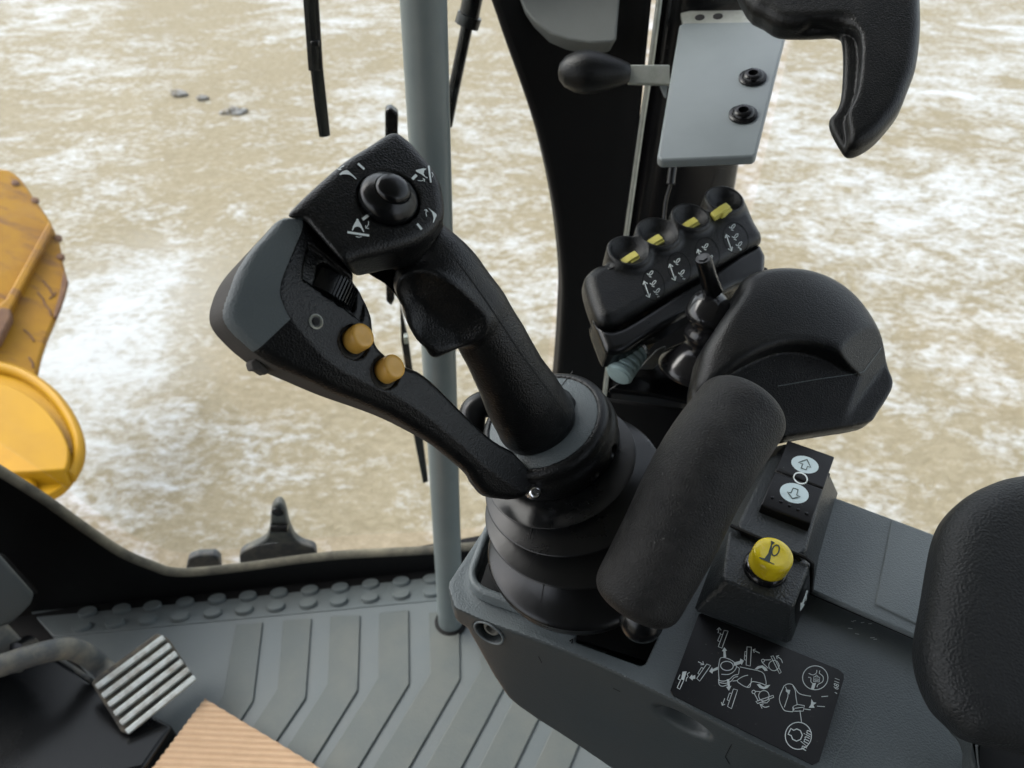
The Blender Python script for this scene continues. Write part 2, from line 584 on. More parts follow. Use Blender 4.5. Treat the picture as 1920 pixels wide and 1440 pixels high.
# ------------------------------------------------------------------ ground
def ground_mat():
    m = bpy.data.materials.new('snow_dusted_gravel')
    m.use_nodes = True
    N, L = m.node_tree.nodes, m.node_tree.links
    b = N['Principled BSDF']
    b.inputs['Roughness'].default_value = 0.9
    b.inputs['Specular IOR Level'].default_value = 0.3
    tc = N.new('ShaderNodeTexCoord')
    def noise(sc, det, ro=0.6, dist=0.0, stretch=None):
        n = N.new('ShaderNodeTexNoise')
        n.inputs['Scale'].default_value = sc
        n.inputs['Detail'].default_value = det
        n.inputs['Roughness'].default_value = ro
        n.inputs['Distortion'].default_value = dist
        if stretch:
            mp = N.new('ShaderNodeMapping')
            mp.inputs['Scale'].default_value = stretch
            mp.inputs['Rotation'].default_value = (0, 0, rad(12))
            L.new(tc.outputs['Object'], mp.inputs['Vector'])
            L.new(mp.outputs[0], n.inputs['Vector'])
        else:
            L.new(tc.outputs['Object'], n.inputs['Vector'])
        return n.outputs['Fac']
    def math_(op, a, b_=None, c=None):
        n = N.new('ShaderNodeMath')
        n.operation = op
        for i, x in enumerate((a, b_, c)):
            if x is None: continue
            if isinstance(x, (int, float)): n.inputs[i].default_value = x
            else: L.new(x, n.inputs[i])
        return n.outputs[0]
    def rng(v, a, c, lo=0.0, hi=1.0):
        n = N.new('ShaderNodeMapRange')
        n.interpolation_type = 'SMOOTHSTEP'
        n.inputs['From Min'].default_value = a
        n.inputs['From Max'].default_value = c
        n.inputs['To Min'].default_value = lo
        n.inputs['To Max'].default_value = hi
        L.new(v, n.inputs['Value'])
        return n.outputs['Result']
    def mixc(fac, a, c):
        n = N.new('ShaderNodeMix')
        n.data_type = 'RGBA'
        L.new(fac, n.inputs['Factor'])
        for k, x in (('A', a), ('B', c)):
            if isinstance(x, tuple): n.inputs[k].default_value = (*x, 1)
            else: L.new(x, n.inputs[k])
        return n.outputs['Result']
    big = noise(0.45, 5, 0.6, 0.3)
    mid = noise(3.2, 9, 0.68, 0.5, (0.85, 1.2, 1))
    fine = noise(17, 8, 0.7, 0.3, (0.85, 1.2, 1))
    grit = noise(120, 4, 0.7)
    # blown powder near the blade
    sx = N.new('ShaderNodeSeparateXYZ')
    L.new(tc.outputs['Object'], sx.inputs[0])
    bx, by = GPOW
    dx = math_('DIVIDE', math_('SUBTRACT', sx.outputs[0], bx), 0.62)
    dy = math_('DIVIDE', math_('SUBTRACT', sx.outputs[1], by), 1.0)
    dist = math_('SQRT', math_('ADD', math_('MULTIPLY', dx, dx), math_('MULTIPLY', dy, dy)))
    dist = math_('ADD', dist, math_('MULTIPLY', math_('SUBTRACT', math_('ADD', math_('MULTIPLY', mid, 0.6), math_('MULTIPLY', fine, 0.4)), 0.5), 3.2))
    pow_ = rng(dist, 1.7, -0.1)
    # whiter towards the right
    side = rng(sx.outputs[0], 0.0, 8.0, 0.0, 0.05)
    snow = math_('ADD', math_('ADD', math_('MULTIPLY', mid, 0.55), math_('MULTIPLY', fine, 0.45)), math_('MULTIPLY', math_('SUBTRACT', big, 0.5), 0.5))
    snow = math_('ADD', snow, side)
    sm = rng(math_('MULTIPLY_ADD', pow_, 0.11, snow), 0.46, 0.68, 0.0, 0.95)
    sm = math_('MAXIMUM', sm, math_('MULTIPLY', pow_, 0.35))
    dirt = mixc(rng(fine, 0.3, 0.7), (0.188, 0.158, 0.102), (0.265, 0.228, 0.158))
    dirt = mixc(rng(grit, 0.50, 0.68, 0, 0.45), dirt, (0.10, 0.086, 0.062))
    c = mixc(sm, dirt, (0.42, 0.435, 0.445))
    L.new(c, b.inputs['Base Color'])
    bp = N.new('ShaderNodeBump')
    bp.inputs['Strength'].default_value = 0.8
    bp.inputs['Distance'].default_value = 0.03
    L.new(math_('ADD', math_('ADD', mid, math_('MULTIPLY', fine, 0.5)), math_('MULTIPLY', grit, 0.08)), bp.inputs['Height'])
    L.new(bp.outputs['Normal'], b.inputs['Normal'])
    return m
GZ = -1.65
gp = PZ(215, 600, GZ)
GPOW = (float(gp[0]), float(gp[1]))
def make_ground():
    n = 140
    # finer near the machine
    t = np.linspace(-1, 1, n)
    g = np.sign(t) * (np.abs(t) * 6 + np.abs(t) ** 4 * 140)
    r2 = np.random.RandomState(3)
    ph = r2.rand(10, 3) * 6.28
    X, Y = np.meshgrid(g, g + 4, indexing='ij')
    Z = np.zeros_like(X)
    for k in range(10):
        a, fq = ph[k, 0], 0.5 + k * 0.55
        Z += 0.012 / (1 + k * 0.25) * np.sin((X * math.cos(a) + Y * math.sin(a)) * fq + ph[k, 1])
    Z -= Z.max()
    V = np.stack([X, Y, Z + GZ], -1).reshape(-1, 3)
    i, j = np.meshgrid(np.arange(n - 1), np.arange(n - 1), indexing='ij')
    q = (i * n + j).ravel()
    F = np.stack([q, q + n, q + n + 1, q + 1], 1)
    o = mk('ground', V, F, ground_mat(), ang=0)
    o['label'] = 'tan gravel yard dusted with snow outside the cab'
    o['kind'] = 'structure'
    return o
make_ground()
M['clod'] = mat('frozen_dirt', (0.13, 0.11, 0.08), 0.9, 0.8, 60, dust=(0.42, 0.43, 0.44), damt=1.0, dscale=16)
def clod(px, py, r, label, sd):
    c = PZ(px, py, GZ) - A([0, 0, 0.3 * r])
    bm = bmesh.new()
    bmesh.ops.create_icosphere(bm, subdivisions=3, radius=1)
    rr = np.random.RandomState(sd)
    ph = rr.rand(8, 4) * 6.28
    V = []
    for v in bm.verts:
        q = A(v.co)
        k = 1 + sum(0.10 * math.sin(q @ A([math.cos(p[0]), math.sin(p[0]), math.cos(p[1])]) * (2 + i * .8) + p[2]) for i, p in enumerate(ph))
        V.append(c + q * A([1.3, 1.0, 0.6]) * r * k)
    F = [[v.index for v in f.verts] for f in bm.faces]
    bm.free()
    tag(mk('dirt_clod', V, F, M['clod'], loc=c, ang=0), label, 'clod', 'frozen clods on the yard')
clod(335, 172, 0.07, 'snowy dirt clod at the left end of the row of clods on the yard', 1)
clod(378, 180, 0.05, 'small snowy clod in the middle of the row of clods on the yard', 2)
clod(437, 206, 0.085, 'brown bare dirt clod right of the snowy clods on the yard', 5)

# ------------------------------------------------------------------ cab: one fixed body with posts, frames and panes
SA, SB = PZ(47, 1139, 0.0), PZ(825, 1061, 0.0)          # inner foot of the front frame
sdir = nrm(SB - SA)
sn = nrm(np.cross(sdir, A([0, 0, 1.])))                   # horizontal normal of the front frame
if sn[1] > 0: sn = -sn                                    # towards the operator
FRN = Fr(SB, sn)                                          # plane of the front window
def onfront(px, py, back=0.0):
    return PPL(px, py, SB - sn * back, sn)
cab = thing('grader_cab', 'black framed cab of the machine: corner post, window frames and clear panes', 'cab', (0, 0.9, 0))
# lower front frame with its rounded corner
up = spl([(-760, 420), (-480, 580), (-220, 745), (-60, 852), (70, 934), (155, 994), (225, 1040), (281, 1064), (328, 1077), (422, 1071), (619, 1046), (823, 1034), (1000, 1016)], n=5)
pts = [onfront(*p) for p in up]
z0 = -0.05
low = [A([p[0], p[1], z0]) for p in (pts[-1], pts[0])]
MB().prism(pts + low, -sn * 0.014).build('window_frame', M['mattblack'], cab, bevel=0.006)
MB().tube([p - A([0, 0, 0.003]) - sn * 0.007 for p in pts], 0.0085, 12).build('window_seal', M['seal'], cab)
# ledge of trim just inside, above the mat
# corner post (curved outer edge) and the rolled post behind the plate
def colpl(px, py, back=0.03): return onfront(px, py, back)
le = spl([(866, -140), (922, 0), (953, 89), (989, 190), (1014, 270), (1035, 363), (1047, 440), (1055, 529), (1053, 600), (1046, 700), (1030, 850), (1010, 1030)], n=4)
re_ = [(1100, 1030), (1130, 800), (1160, 560), (1195, 300), (1225, 0), (1240, -140)]
MB().prism([colpl(*p) for p in le + re_], -sn * 0.05).build('corner_post', M['mattblack'], cab, bevel=0.008)
pr = []
for a, b in [((1244, -140), (1440, -140)), ((1236, 0), (1425, 0)), ((1205, 221), (1392, 221)), ((1177, 420), (1360, 420)), ((1143, 660), (1320, 660)), ((1120, 830), (1295, 830)), ((1095, 1000), (1270, 1000))]:
    pa, pb = colpl(*a, 0.05), colpl(*b, 0.05)
    c, hw = (pa + pb) / 2, np.linalg.norm(pb - pa) / 2
    ux = nrm(pb - pa)
    pr.append([c + ux * hw * math.copysign(abs(math.cos(t)) ** 0.7, math.cos(t)) + sn * 0.045 * math.copysign(abs(math.sin(t)) ** 0.8, math.sin(t)) for t in [2 * math.pi * k / 40 for k in range(40)]])
MB().rings(pr).build('rolled_post', M['frame'], cab)
MB().tube([colpl(x, y, -0.012) for x, y in ((1250, -140), (1236, 0), (1219, 133), (1205, 221), (1177, 420), (1143, 660), (1122, 830))], 0.0035, 10).build('edge_trim', M['zinc'], cab)
MB().tube([colpl(x, y, -0.002) for x, y in ((1272, -100), (1256, 0), (1235, 150))], 0.003, 8).build('edge_trim', M['frame'], cab)
# glass
def glass():
    m = bpy.data.materials.new('clear_window_glass')
    m.use_nodes = True
    N, L = m.node_tree.nodes, m.node_tree.links
    N.remove(N['Principled BSDF'])
    o = N['Material Output']
    t = N.new('ShaderNodeBsdfTransparent')
    t.inputs['Color'].default_value = (0.97, 0.985, 0.975, 1)
    g = N.new('ShaderNodeBsdfGlossy')
    g.inputs['Roughness'].default_value = 0.01
    lw = N.new('ShaderNodeLayerWeight')
    lw.inputs['Blend'].default_value = 0.5
    pw = N.new('ShaderNodeMath')
    pw.operation = 'POWER'
    pw.inputs[1].default_value = 4.0
    L.new(lw.outputs['Facing'], pw.inputs[0])
    f_ = N.new('ShaderNodeMath')
    f_.operation = 'MULTIPLY_ADD'
    f_.inputs[1].default_value = 0.4
    f_.inputs[2].default_value = 0.02
    L.new(pw.outputs[0], f_.inputs[0])
    mm = N.new('ShaderNodeMixShader')
    L.new(f_.outputs[0], mm.inputs[0])
    L.new(t.outputs[0], mm.inputs[1])
    L.new(g.outputs[0], mm.inputs[2])
    L.new(mm.outputs[0], o.inputs['Surface'])
    return m
M['glass'] = glass()
ROOF = 1.78
cpost = colpl(1150, 500, 0.05)
lpost = SA - sdir * 0.5
def pane(name, a, b, za, zb, zt, out):
    a, b = A(a), A(b)
    V = [[a[0], a[1], za], [b[0], b[1], zb], [b[0], b[1], zt], [a[0], a[1], zt]]
    MB().prism(V, A(out) * 0.004).build(name, M['glass'], cab, smooth=False)
fo = -sn * 0.05
MB().prism([p + fo for p in pts[12:]] + [A([pts[-1][0] + .0, pts[-1][1], ROOF]) + fo + sdir * 0.1, A([pts[12][0], pts[12][1], ROOF]) + fo], -sn * 0.004).build('front_pane', M['glass'], cab, smooth=False)
RA = A([cpost[0] + 0.20, cpost[1] + 0.03, 0])
RB = A([1.25, -0.25, 0])
rn = nrm(np.cross(RB - RA, A([0, 0, 1.])))
if rn[0] < 0: rn = -rn
pane('side_pane', RA, RB, 0.06, 0.06, ROOF, rn)
# roof, rear wall, rails outside the view keep the daylight coming in through the windows only
cab_out = [A([SA[0] - .5, SA[1] - .12, 0]), A([RA[0], RA[1] + .06, 0]), RB + rn * .05, A([1.0, -0.95, 0]), A([-0.8, -0.95, 0]), A([-1.5, -0.2, 0])]
MB().prism([p + A([0, 0, ROOF]) for p in cab_out], A([0, 0, 0.08])).build('roof', M['lining'], cab, bevel=0.01)
MB().prism([A([-0.8, -0.95, 0]), A([1.0, -0.95, 0]), A([1.0, -0.95, ROOF]), A([-0.8, -0.95, ROOF])], A([0, -0.05, 0])).build('rear_wall', M['mattblack'], cab, bevel=0.01)
MB().prism([cab_out[5], cab_out[0], cab_out[0] + A([0, 0, 0.8]), cab_out[5] + A([0, 0, 0.8])], A([-0.05, 0, 0])).build('left_shade_wall', M['mattblack'], cab, bevel=0.01)  # unseen lower wall, added to keep left light off the mat ledge
for q in (cab_out[2], cab_out[3], cab_out[4], cab_out[5]):
    MB().tube([q, q + A([0, 0, ROOF])], 0.035, 12).build('rear_post', M['frame'], cab)
MB().prism([p + A([0, 0, -0.012]) for p in cab_out], A([0, 0, -0.06])).build('cab_floor', M['mattblack'], cab)

# ------------------------------------------------------------------ floor mat with studs and chevron tread
cr0, cr1 = PZ(830, 1125, 0), PZ(94, 1195, 0)             # crease between studded ledge and main mat
LED = 0.012
mato = thing('floor_mat', 'grey rubber cab floor mat with round studs and olive chevron treads', 'floor mat', (-0.3, 0.75, 0))
edge0, edge1 = PZ(1000, 1040, -0.018), PZ(-80, 1152, -0.018)
body = [cr0 + nrm(cr0 - cr1) * 0.5, PZ(100, 1194, 0), PZ(190, 1290, 0), PZ(230, 1340, 0), PZ(150, 1700, 0), PZ(1300, 1900, 0), PZ(1500, 1300, 0)]
mb = MB()
mb.prism(body, A([0, 0, -0.01]))
mb.build('mat_sheet', M['mat'], mato, bevel=0.002)
led = [cr0 + nrm(cr0 - cr1) * 0.5, PZ(100, 1194, 0), PZ(52, 1141, -0.018), edge0 + nrm(edge0 - edge1) * 0.2]
ldt = [A([*p[:2], 0.001]) for p in led[:2]] + [A([*p[:2], -0.018]) for p in led[2:]]
MB().prism(ldt, A([0, 0, -0.03])).build('mat_ledge', M['mat'], mato, bevel=0.002)
ln = nrm(np.cross(ldt[1] - ldt[0], ldt[2] - ldt[0]))
if ln[2] < 0: ln = -ln
z7 = zz(0, 820, 0.46875)
M['stud'] = mat('worn_grey_stud', (0.10, 0.118, 0.12), 0.6, 0.2, 260, dust=(0.15, 0.16, 0.145), damt=0.5, dscale=12)
r1 = [(1847, 548), (1725, 560), (1605, 570), (1483, 580), (1362, 595), (1240, 605), (1117, 615), (993, 628), (870, 640), (742, 653), (612, 668), (488, 680), (352, 692)]
r2 = [(1849, 600), (1727, 612), (1605, 622), (1480, 635), (1355, 648), (1232, 658), (1105, 670), (978, 682), (852, 695), (722, 710), (592, 722), (462, 735), (328, 750)]
for x, y in z7(r1 + r2):
    c = PPL(x, y + 6, ldt[0], ln)
    sx_ = nrm(ldt[0] - ldt[1])
    q = MB().lathe(c, ln, [(0.0165, -0.002), (0.0165, 0.0055), (0.0150, 0.0078), (0.0, 0.0084)], 20)
    q.V = [c + sx_ * np.dot(v - c, sx_) + np.cross(ln, sx_) * np.dot(v - c, np.cross(ln, sx_)) * 0.74 + ln * np.dot(v - c, ln) for v in q.V]
    q.build('stud', M['stud'], mato)
# chevrons: (top left, bend left, bottom left) / (top right, bend right, bottom right)
ch = [((945, 748), (893, 1030), (720, 1300), (1050, 738), (1012, 1052), (860, 1290)),
      ((1133, 732), (1110, 1005), (905, 1323), (1245, 724), (1222, 1042), (1030, 1323)),
      ((1322, 715), (1310, 985), (1085, 1340), (1440, 710), (1430, 1010), (1225, 1340)),
      ((1518, 702), (1513, 960), (1275, 1340), (1634, 690), (1636, 985), (1420, 1340)),
      ((1716, 700), (1722, 940), (1480, 1340), (1836, 690), (1840, 965), (1625, 1340)),
      ((1915, 690), (1925, 925), (1690, 1340), (2040, 680), (2045, 945), (1835, 1340)),
      ((2115, 680), (2130, 905), (1905, 1340), (2240, 670), (2250, 925), (2050, 1340)),
      ((2320, 670), (2335, 890), (2130, 1340), (2440, 660), (2450, 905), (2270, 1340))]
mb = MB()
for tl, bl, ll, tr, br, lr in ch:
    q = z7([tl, bl, ll, lr, br, tr])
    mb.prism([PZ(x, y, 0.0045) for x, y in q], A([0, 0, -0.006]))
mb.build('chevron_tread', M['matstrip'], mato, bevel=0.0012, seg=2)

# ------------------------------------------------------------------ hand rail
hr = thing('hand_rail', 'upright grey painted tube handrail left of the corner post', 'handrail', PZ(845, 1170, 0))
b0 = PZ(845, 1168, 0.0)
t0 = P(794, 0, 0.69)
t1 = t0 + (t0 - b0) * 0.35
ins = b0 + (t0 - b0) * 0.02
MB().tube([b0, ins, b0 + (t0 - b0) * 0.5, t0, t1], 0.0222, 28).build('tube', M['rail'], hr)
MB().lathe(b0, A([0, 0, 1]), [(0.03, 0.0), (0.03, 0.004), (0.026, 0.006), (0.02, 0.006)], 28).build('foot_ring', M['mattblack'], hr)

# ------------------------------------------------------------------ wipers and strut outside the front pane
def outp(px, py, back=0.10): return onfront(px, py, back)
wp = thing('wiper_blade', 'black wiper blade hanging into view left of the grey handrail', 'wiper', outp(590, 0), 'wiper blades outside the front pane')
MB().tube([outp(560, -420), outp(581, -60), outp(583, 0), outp(592, 130)], 0.0075, 8, flat=1.4).build('wiper_arm', M['frame'], wp)
MB().tube([outp(585, 40), outp(593, 120), outp(602, 200), outp(609, 254)], [0.005, 0.006, 0.006, 0.0055], 8, flat=1.5).build('rubber_blade', M['rubber'], wp)
MB().prism([outp(584, 84), outp(600, 84), outp(599, 72), outp(583, 72)], sn * 0.012).build('clip', M['frame'], wp, bevel=0.002)
wp2 = thing('wiper_blade', 'long black wiper blade behind the joystick head, beside the handrail', 'wiper', outp(735, 210), 'wiper blades outside the front pane')
MB().prism([outp(722, 207), outp(733, 203), outp(747, 214), outp(746, 262), outp(742, 420), outp(740, 562), outp(734, 575), outp(724, 566), outp(722, 420)], -sn * 0.02).build('wiper_arm', M['frame'], wp2, bevel=0.003)
MB().prism([outp(750, 570), outp(766, 640), outp(777, 720), outp(790, 800), outp(803, 904), outp(793, 907), outp(776, 820), outp(764, 720), outp(752, 640)], -sn * 0.015).build('rubber_blade', M['rubber'], wp2, bevel=0.002)
MB().prism([outp(757, 624), outp(764, 624), outp(765, 637), outp(758, 637)], sn * 0.012).build('clip', M['zinc'], wp2, bevel=0.001)
st = thing('gas_strut', 'slim black gas strut leaning between handrail and corner post', 'strut', outp(848, 180))
MB().tube([outp(960, -390), outp(897, -60), outp(878, 38)], 0.0125, 12).build('cylinder', M['frame'], st)
MB().tube([outp(881, 28), outp(875, 48)], 0.0155, 12).build('collar', M['rubber'], st)
MB().tube([outp(877, 42), outp(848, 182), outp(838, 235)], 0.0075, 10).build('rod', M['frame'], st)
# latch outside the sill
lt = thing('window_hinge', 'dark grey flared metal hinge standing on the lower window frame', 'hinge', outp(521, 1050))
hp = spl([(449, 1052), (452, 1038), (482, 1022), (500, 1010), (506, 985), (508, 960), (514, 948), (522, 944), (530, 948), (536, 962), (541, 985), (552, 1010), (568, 1022), (590, 1030), (594, 1050)], n=3) + [(590, 1075), (452, 1080)]
MB().prism([outp(x, y, 0.07) for x, y in hp], -sn * 0.02).build('hinge_leaf', M['armsteel'], lt, bevel=0.004)
c = outp(521, 958, 0.07)
MB().lathe(c, sn, [(0.011, -0.004), (0.011, 0.004), (0.008, 0.006), (0.0, 0.006)], 16).build('pivot_bolt', M['frame'], lt)
MB().tube([outp(508, 990, 0.062), outp(540, 990, 0.062)], 0.009, 10).build('barrel', M['frame'], lt)
lt2 = thing('stop_block', 'small grey rubber stop block on the frame left of the hinge', 'block', outp(380, 1060, 0.07))
MB().prism([outp(x, y, 0.07) for x, y in ((348, 1066), (352, 1050), (370, 1043), (402, 1042), (412, 1050), (414, 1066), (412, 1090), (350, 1090))], -sn * 0.02).build('stop_block', M['armsteel'], lt2, bevel=0.005)

# ------------------------------------------------------------------ grader blade seen through the glass
def paint_mat():
    m = mat('rusty_yellow_paint', (0.31, 0.155, 0.011), 0.5, 0.2, 30, dust=(0.20, 0.09, 0.014), damt=0.8, dscale=5, spec=0.25)
    N, L = m.node_tree.nodes, m.node_tree.links
    b = N['Principled BSDF']
    src = b.inputs['Base Color'].links[0].from_socket
    tc = N.new('ShaderNodeTexCoord')
    mp = N.new('ShaderNodeMapping')
    mp.inputs['Scale'].default_value = (1.0, 4.0, 1.0)
    mp.inputs['Rotation'].default_value = (0.2, 0.3, 0.8)
    n = N.new('ShaderNodeTexNoise')
    n.inputs['Scale'].default_value = 4
    n.inputs['Detail'].default_value = 9
    n.inputs['Roughness'].default_value = 0.7
    L.new(tc.outputs['Object'], mp.inputs[0])
    L.new(mp.outputs[0], n.inputs['Vector'])
    r = N.new('ShaderNodeMapRange')
    r.inputs['From Min'].default_value = 0.50
    r.inputs['From Max'].default_value = 0.62
    r.inputs['To Max'].default_value = 0.9
    L.new(n.outputs['Fac'], r.inputs['Value'])
    x = N.new('ShaderNodeMix')
    x.data_type = 'RGBA'
    x.inputs['B'].default_value = (0.16, 0.075, 0.03, 1)
    L.new(r.outputs[0], x.inputs['Factor'])
    L.new(src, x.inputs['A'])
    L.new(x.outputs['Result'], b.inputs['Base Color'])
    return m
M['rustyellow'] = paint_mat()
M['cleanyellow'] = mat('yellow_machine_paint', (0.37, 0.195, 0.005), 0.45, 0.05, 30, dust=(0.25, 0.125, 0.012), damt=0.6, dscale=4, spec=0.2)
M['rust'] = mat('rusted_steel', (0.12, 0.06, 0.035), 0.8, 0.4, 40, dust=(0.22, 0.12, 0.06), damt=0.8)
bl_o = P(60, 560, 3.5)
bl = thing('moldboard', 'rust streaked yellow blade end throwing up snow, left edge of the view', 'blade', bl_o)
bn = cv(0.75, 0.35, 0.45)
BF = Fr(bl_o, bn)
def bp_(pts, w=0.0): return [PPL(x, y, BF.o + BF.w * w, BF.w) for x, y in pts]
ol = spl([(0, 316), (18, 319), (40, 336), (63, 369), (82, 395), (97, 420), (110, 450), (114, 468), (117, 487)], n=3) + [(127, 525), (121, 550), (112, 575), (100, 604), (87, 634), (76, 668), (66, 712), (30, 740), (-60, 760), (-160, 700), (-160, 330)]
MB().prism(bp_(ol), -bn * 0.05).build('end_plate', M['rustyellow'], bl, bevel=0.012)
MB().prism(bp_([(92, 412), (100, 428), (20, 580), (-40, 640), (-60, 620), (10, 560)], 0.045), -bn * 0.05).build('long_rib', M['rustyellow'], bl, bevel=0.01)
MB().prism(bp_([(20, 578), (22, 592), (-2, 640), (-60, 660), (-60, 640), (0, 575)], 0.06), -bn * 0.06).build('worn_lug', M['rust'], bl, bevel=0.01)
MB().prism(bp_([(119, 505), (128, 526), (114, 574), (104, 596), (100, 590), (112, 548)], 0.012), -bn * 0.03).build('cutting_edge', M['rust'], bl, bevel=0.004)
for x, y in ((29, 344), (66, 376), (109, 447), (114, 482)):
    MB().lathe(BF.pt(*BF.uv(x, y)), bn, [(0.019, -0.01), (0.019, 0.006), (0.012, 0.012), (0, 0.012)], 8).build('bolt', M['rust'], bl)
for a, b in [((80, 526), (98, 552)), ((70, 548), (84, 570)), ((84, 570), (96, 592)), ((45, 618), (64, 640)), ((92, 560), (104, 548)), ((54, 670), (62, 690))]:
    q = bp_([a, ((a[0] + b[0]) / 2 + 3, (a[1] + b[1]) / 2), b], 0.002)
    MB().tube(q, 0.004, 6).build('scratch', M['rust'], bl)
# round yellow guard nearer the cab
gd_o = P(60, 810, 2.7)
gd = thing('round_guard', 'bright yellow round flanged guard below the rusty blade', 'guard', gd_o)
gn = cv(0.62, 0.1, 0.75)
GF = Fr(gd_o, gn)
def gpt(pts, w=0.0): return [PPL(x, y, GF.o + GF.w * w, GF.w) for x, y in pts]
outr = spl([(-140, 700), (-60, 682), (0, 690), (50, 706), (95, 738), (128, 780), (147, 826), (146, 865), (132, 895), (108, 918), (75, 931), (20, 936), (-60, 930), (-140, 900)], True, 5)
inr = spl([(-120, 722), (-50, 708), (0, 716), (45, 732), (84, 760), (114, 796), (132, 832), (134, 860), (128, 880)], n=5)
MB().prism(gpt(outr, -0.10), -gn * 0.04).build('back_flange', M['cleanyellow'], gd, bevel=0.006)
top_ = gpt(outr, -0.10)
ix = inr + [(60, 884), (0, 886), (-120, 886)]
MB().prism(gpt([(x - 6, y) for x, y in ix], -0.03), -gn * 0.09).build('raised_box', M['cleanyellow'], gd, bevel=0.012)
mb = MB()
cc = spl([(-140, 700), (-60, 682), (0, 690), (50, 706), (95, 738), (128, 780), (147, 826), (146, 865), (132, 895)], n=5)
mb.tube(gpt(cc, -0.085), 0.022, 10, flat=1.3)
mb.build('rim', M['cleanyellow'], gd)
MB().tube(gpt([(50, 893), (52, 920)], -0.09), 0.03, 14).build('boss', M['cleanyellow'], gd)

# ------------------------------------------------------------------ pedals and the column on the left
z7b = zz(0, 1000, 0.30558)
pd_o = PZ(270, 1300, 0.0)
pd = thing('brake_pedal', 'silver ribbed pedal pad on a bent dusty steel arm', 'pedal', pd_o)
pc = P(270, 1283, 1.15)
pn = cv(0.86, 0.25, 0.45)
PF = Fr(pc, pn)
q = z7b([(960, 610), (1030, 640), (1190, 880), (1150, 930), (780, 1235), (740, 1215), (555, 915), (590, 880)])
def pp(pts, w=0.0): return [PPL(x, y, PF.o + PF.w * w, PF.w) for x, y in pts]
MB().prism(pp(q, -0.006), -pn * 0.012).build('pedal_pad', M['grime'], pd, bevel=0.004)
mb = MB()
a0, a1 = A(z7b([(595, 940)])[0]), A(z7b([(1000, 640)])[0])
b0_, b1_ = A(z7b([(780, 1215)])[0]), A(z7b([(1190, 885)])[0])
for k in range(6):
    t = k / 5
    s0, s1 = a0 + (b0_ - a0) * t, a1 + (b1_ - a1) * t
    dv = (b0_ - a0) / 5 * 0.27
    ex = (s1 - s0) / np.linalg.norm(s1 - s0) * 2
    mb.prism(pp([tuple(s0 - dv - ex), tuple(s0 + dv - ex), tuple(s1 + dv + ex), tuple(s1 - dv + ex)], 0.002), -pn * 0.010)
mb.build('tread_ribs', M['pedal'], pd, bevel=0.0015, seg=2)
am = [P(-60, 1262, 1.02), P(0, 1248, 1.05), P(50, 1232, 1.08), P(100, 1219, 1.11), P(135, 1217, 1.14), P(165, 1230, 1.17), P(195, 1255, 1.19), P(230, 1285, 1.18)]
MB().tube(spl(am, n=4), 0.0165, 14, flat=0.75, nrm0=TW).build('pedal_arm', M['armsteel'], pd)
tr = thing('treadle', 'black flat treadle plate lying under the silver pedal', 'treadle', PZ(150, 1400, 0.0))
tp = z7b([(-200, 740), (120, 720), (300, 735), (545, 905), (1060, 1180), (880, 1440), (400, 1560), (-200, 1600)])
MB().prism([PZ(x, y, 0.05 + 0.00018 * max(0, 330 - x)) for x, y in tp], A([0, 0, -0.045])).build('plate', M['black_smooth'], tr, bevel=0.006)
tp2 = z7b([(225, 690), (250, 675), (565, 880), (550, 925)])
MB().prism([PZ(x, y, 0.075) for x, y in tp2], A([0, 0, -0.03])).build('hinge_bar', M['armsteel'], tr, bevel=0.004)
tp3 = z7b([(700, 1150), (740, 1180), (500, 1440), (430, 1500), (400, 1480)])
MB().prism([PZ(x, y, 0.058) for x, y in tp3], A([0, 0, -0.03])).build('raised_edge', M['side'], tr, bevel=0.003)
sc_o = PZ(-20, 1230, 0.0)
scn = thing('steering_column', 'dark grey moulded steering column foot in the lower left corner', 'column', sc_o)
h = [P(x, y, d) for x, y, d in ((-140, 1000, 1.0), (0, 1035, 1.05), (68, 1112, 1.1), (62, 1130, 1.1), (22, 1170, 1.08), (-10, 1180, 1.05), (-140, 1150, 1.0))]
MB().hull(h + [p + FW * 0.05 - RT * 0.09 - UP * .01 for p in h]).build('shroud', M['side'], scn, bevel=0.008)
h = [P(x, y, d) for x, y, d in ((-40, 1030, 1.06), (10, 1040, 1.07), (75, 1112, 1.12), (66, 1116, 1.12), (0, 1060, 1.06))]
MB().prism(h, FW * 0.04 - RT * .06).build('shroud_lip', M['mattblack'], scn, bevel=0.003)
h = [P(x, y, d) for x, y, d in ((-60, 1185, 1.06), (14, 1166, 1.1), (34, 1190, 1.12), (70, 1225, 1.14), (45, 1262, 1.14), (-60, 1270, 1.05))]
MB().hull(h + [p + FW * 0.02 - RT * .04 for p in h]).build('pivot_bracket', M['armsteel'], scn, bevel=0.006)
dq = [P(x, y, d) for x, y, d in ((-420, 100, .95), (-40, 200, 1.05), (-30, 860, 1.10), (-420, 950, .95), (-420, 100, 1.25), (-60, 200, 1.36), (-40, 860, 1.36), (-420, 950, 1.25))]
MB().hull(dq).build('unseen_shade_block', M['side'], scn, bevel=0.02)  # unseen block added above the column to shade the floor's left side
MB().tube([P(-110, 1010, 1.10), P(-200, 820, 1.12)], 0.045, 18).build('column_tube', M['mattblack'], scn)
MB().tube([P(-90, 1110, 1.06), PZ(-230, 1330, 0.0)], 0.05, 18).build('column_foot', M['side'], scn)
pb_, _ = P(38, 1222, 1.115), 0
MB().lathe(pb_, TW, [(0.018, -0.02), (0.018, 0.012), (0.008, 0.013), (0.008, 0.002), (0, 0.002)], 18).build('pivot_pin', M['frame'], scn)

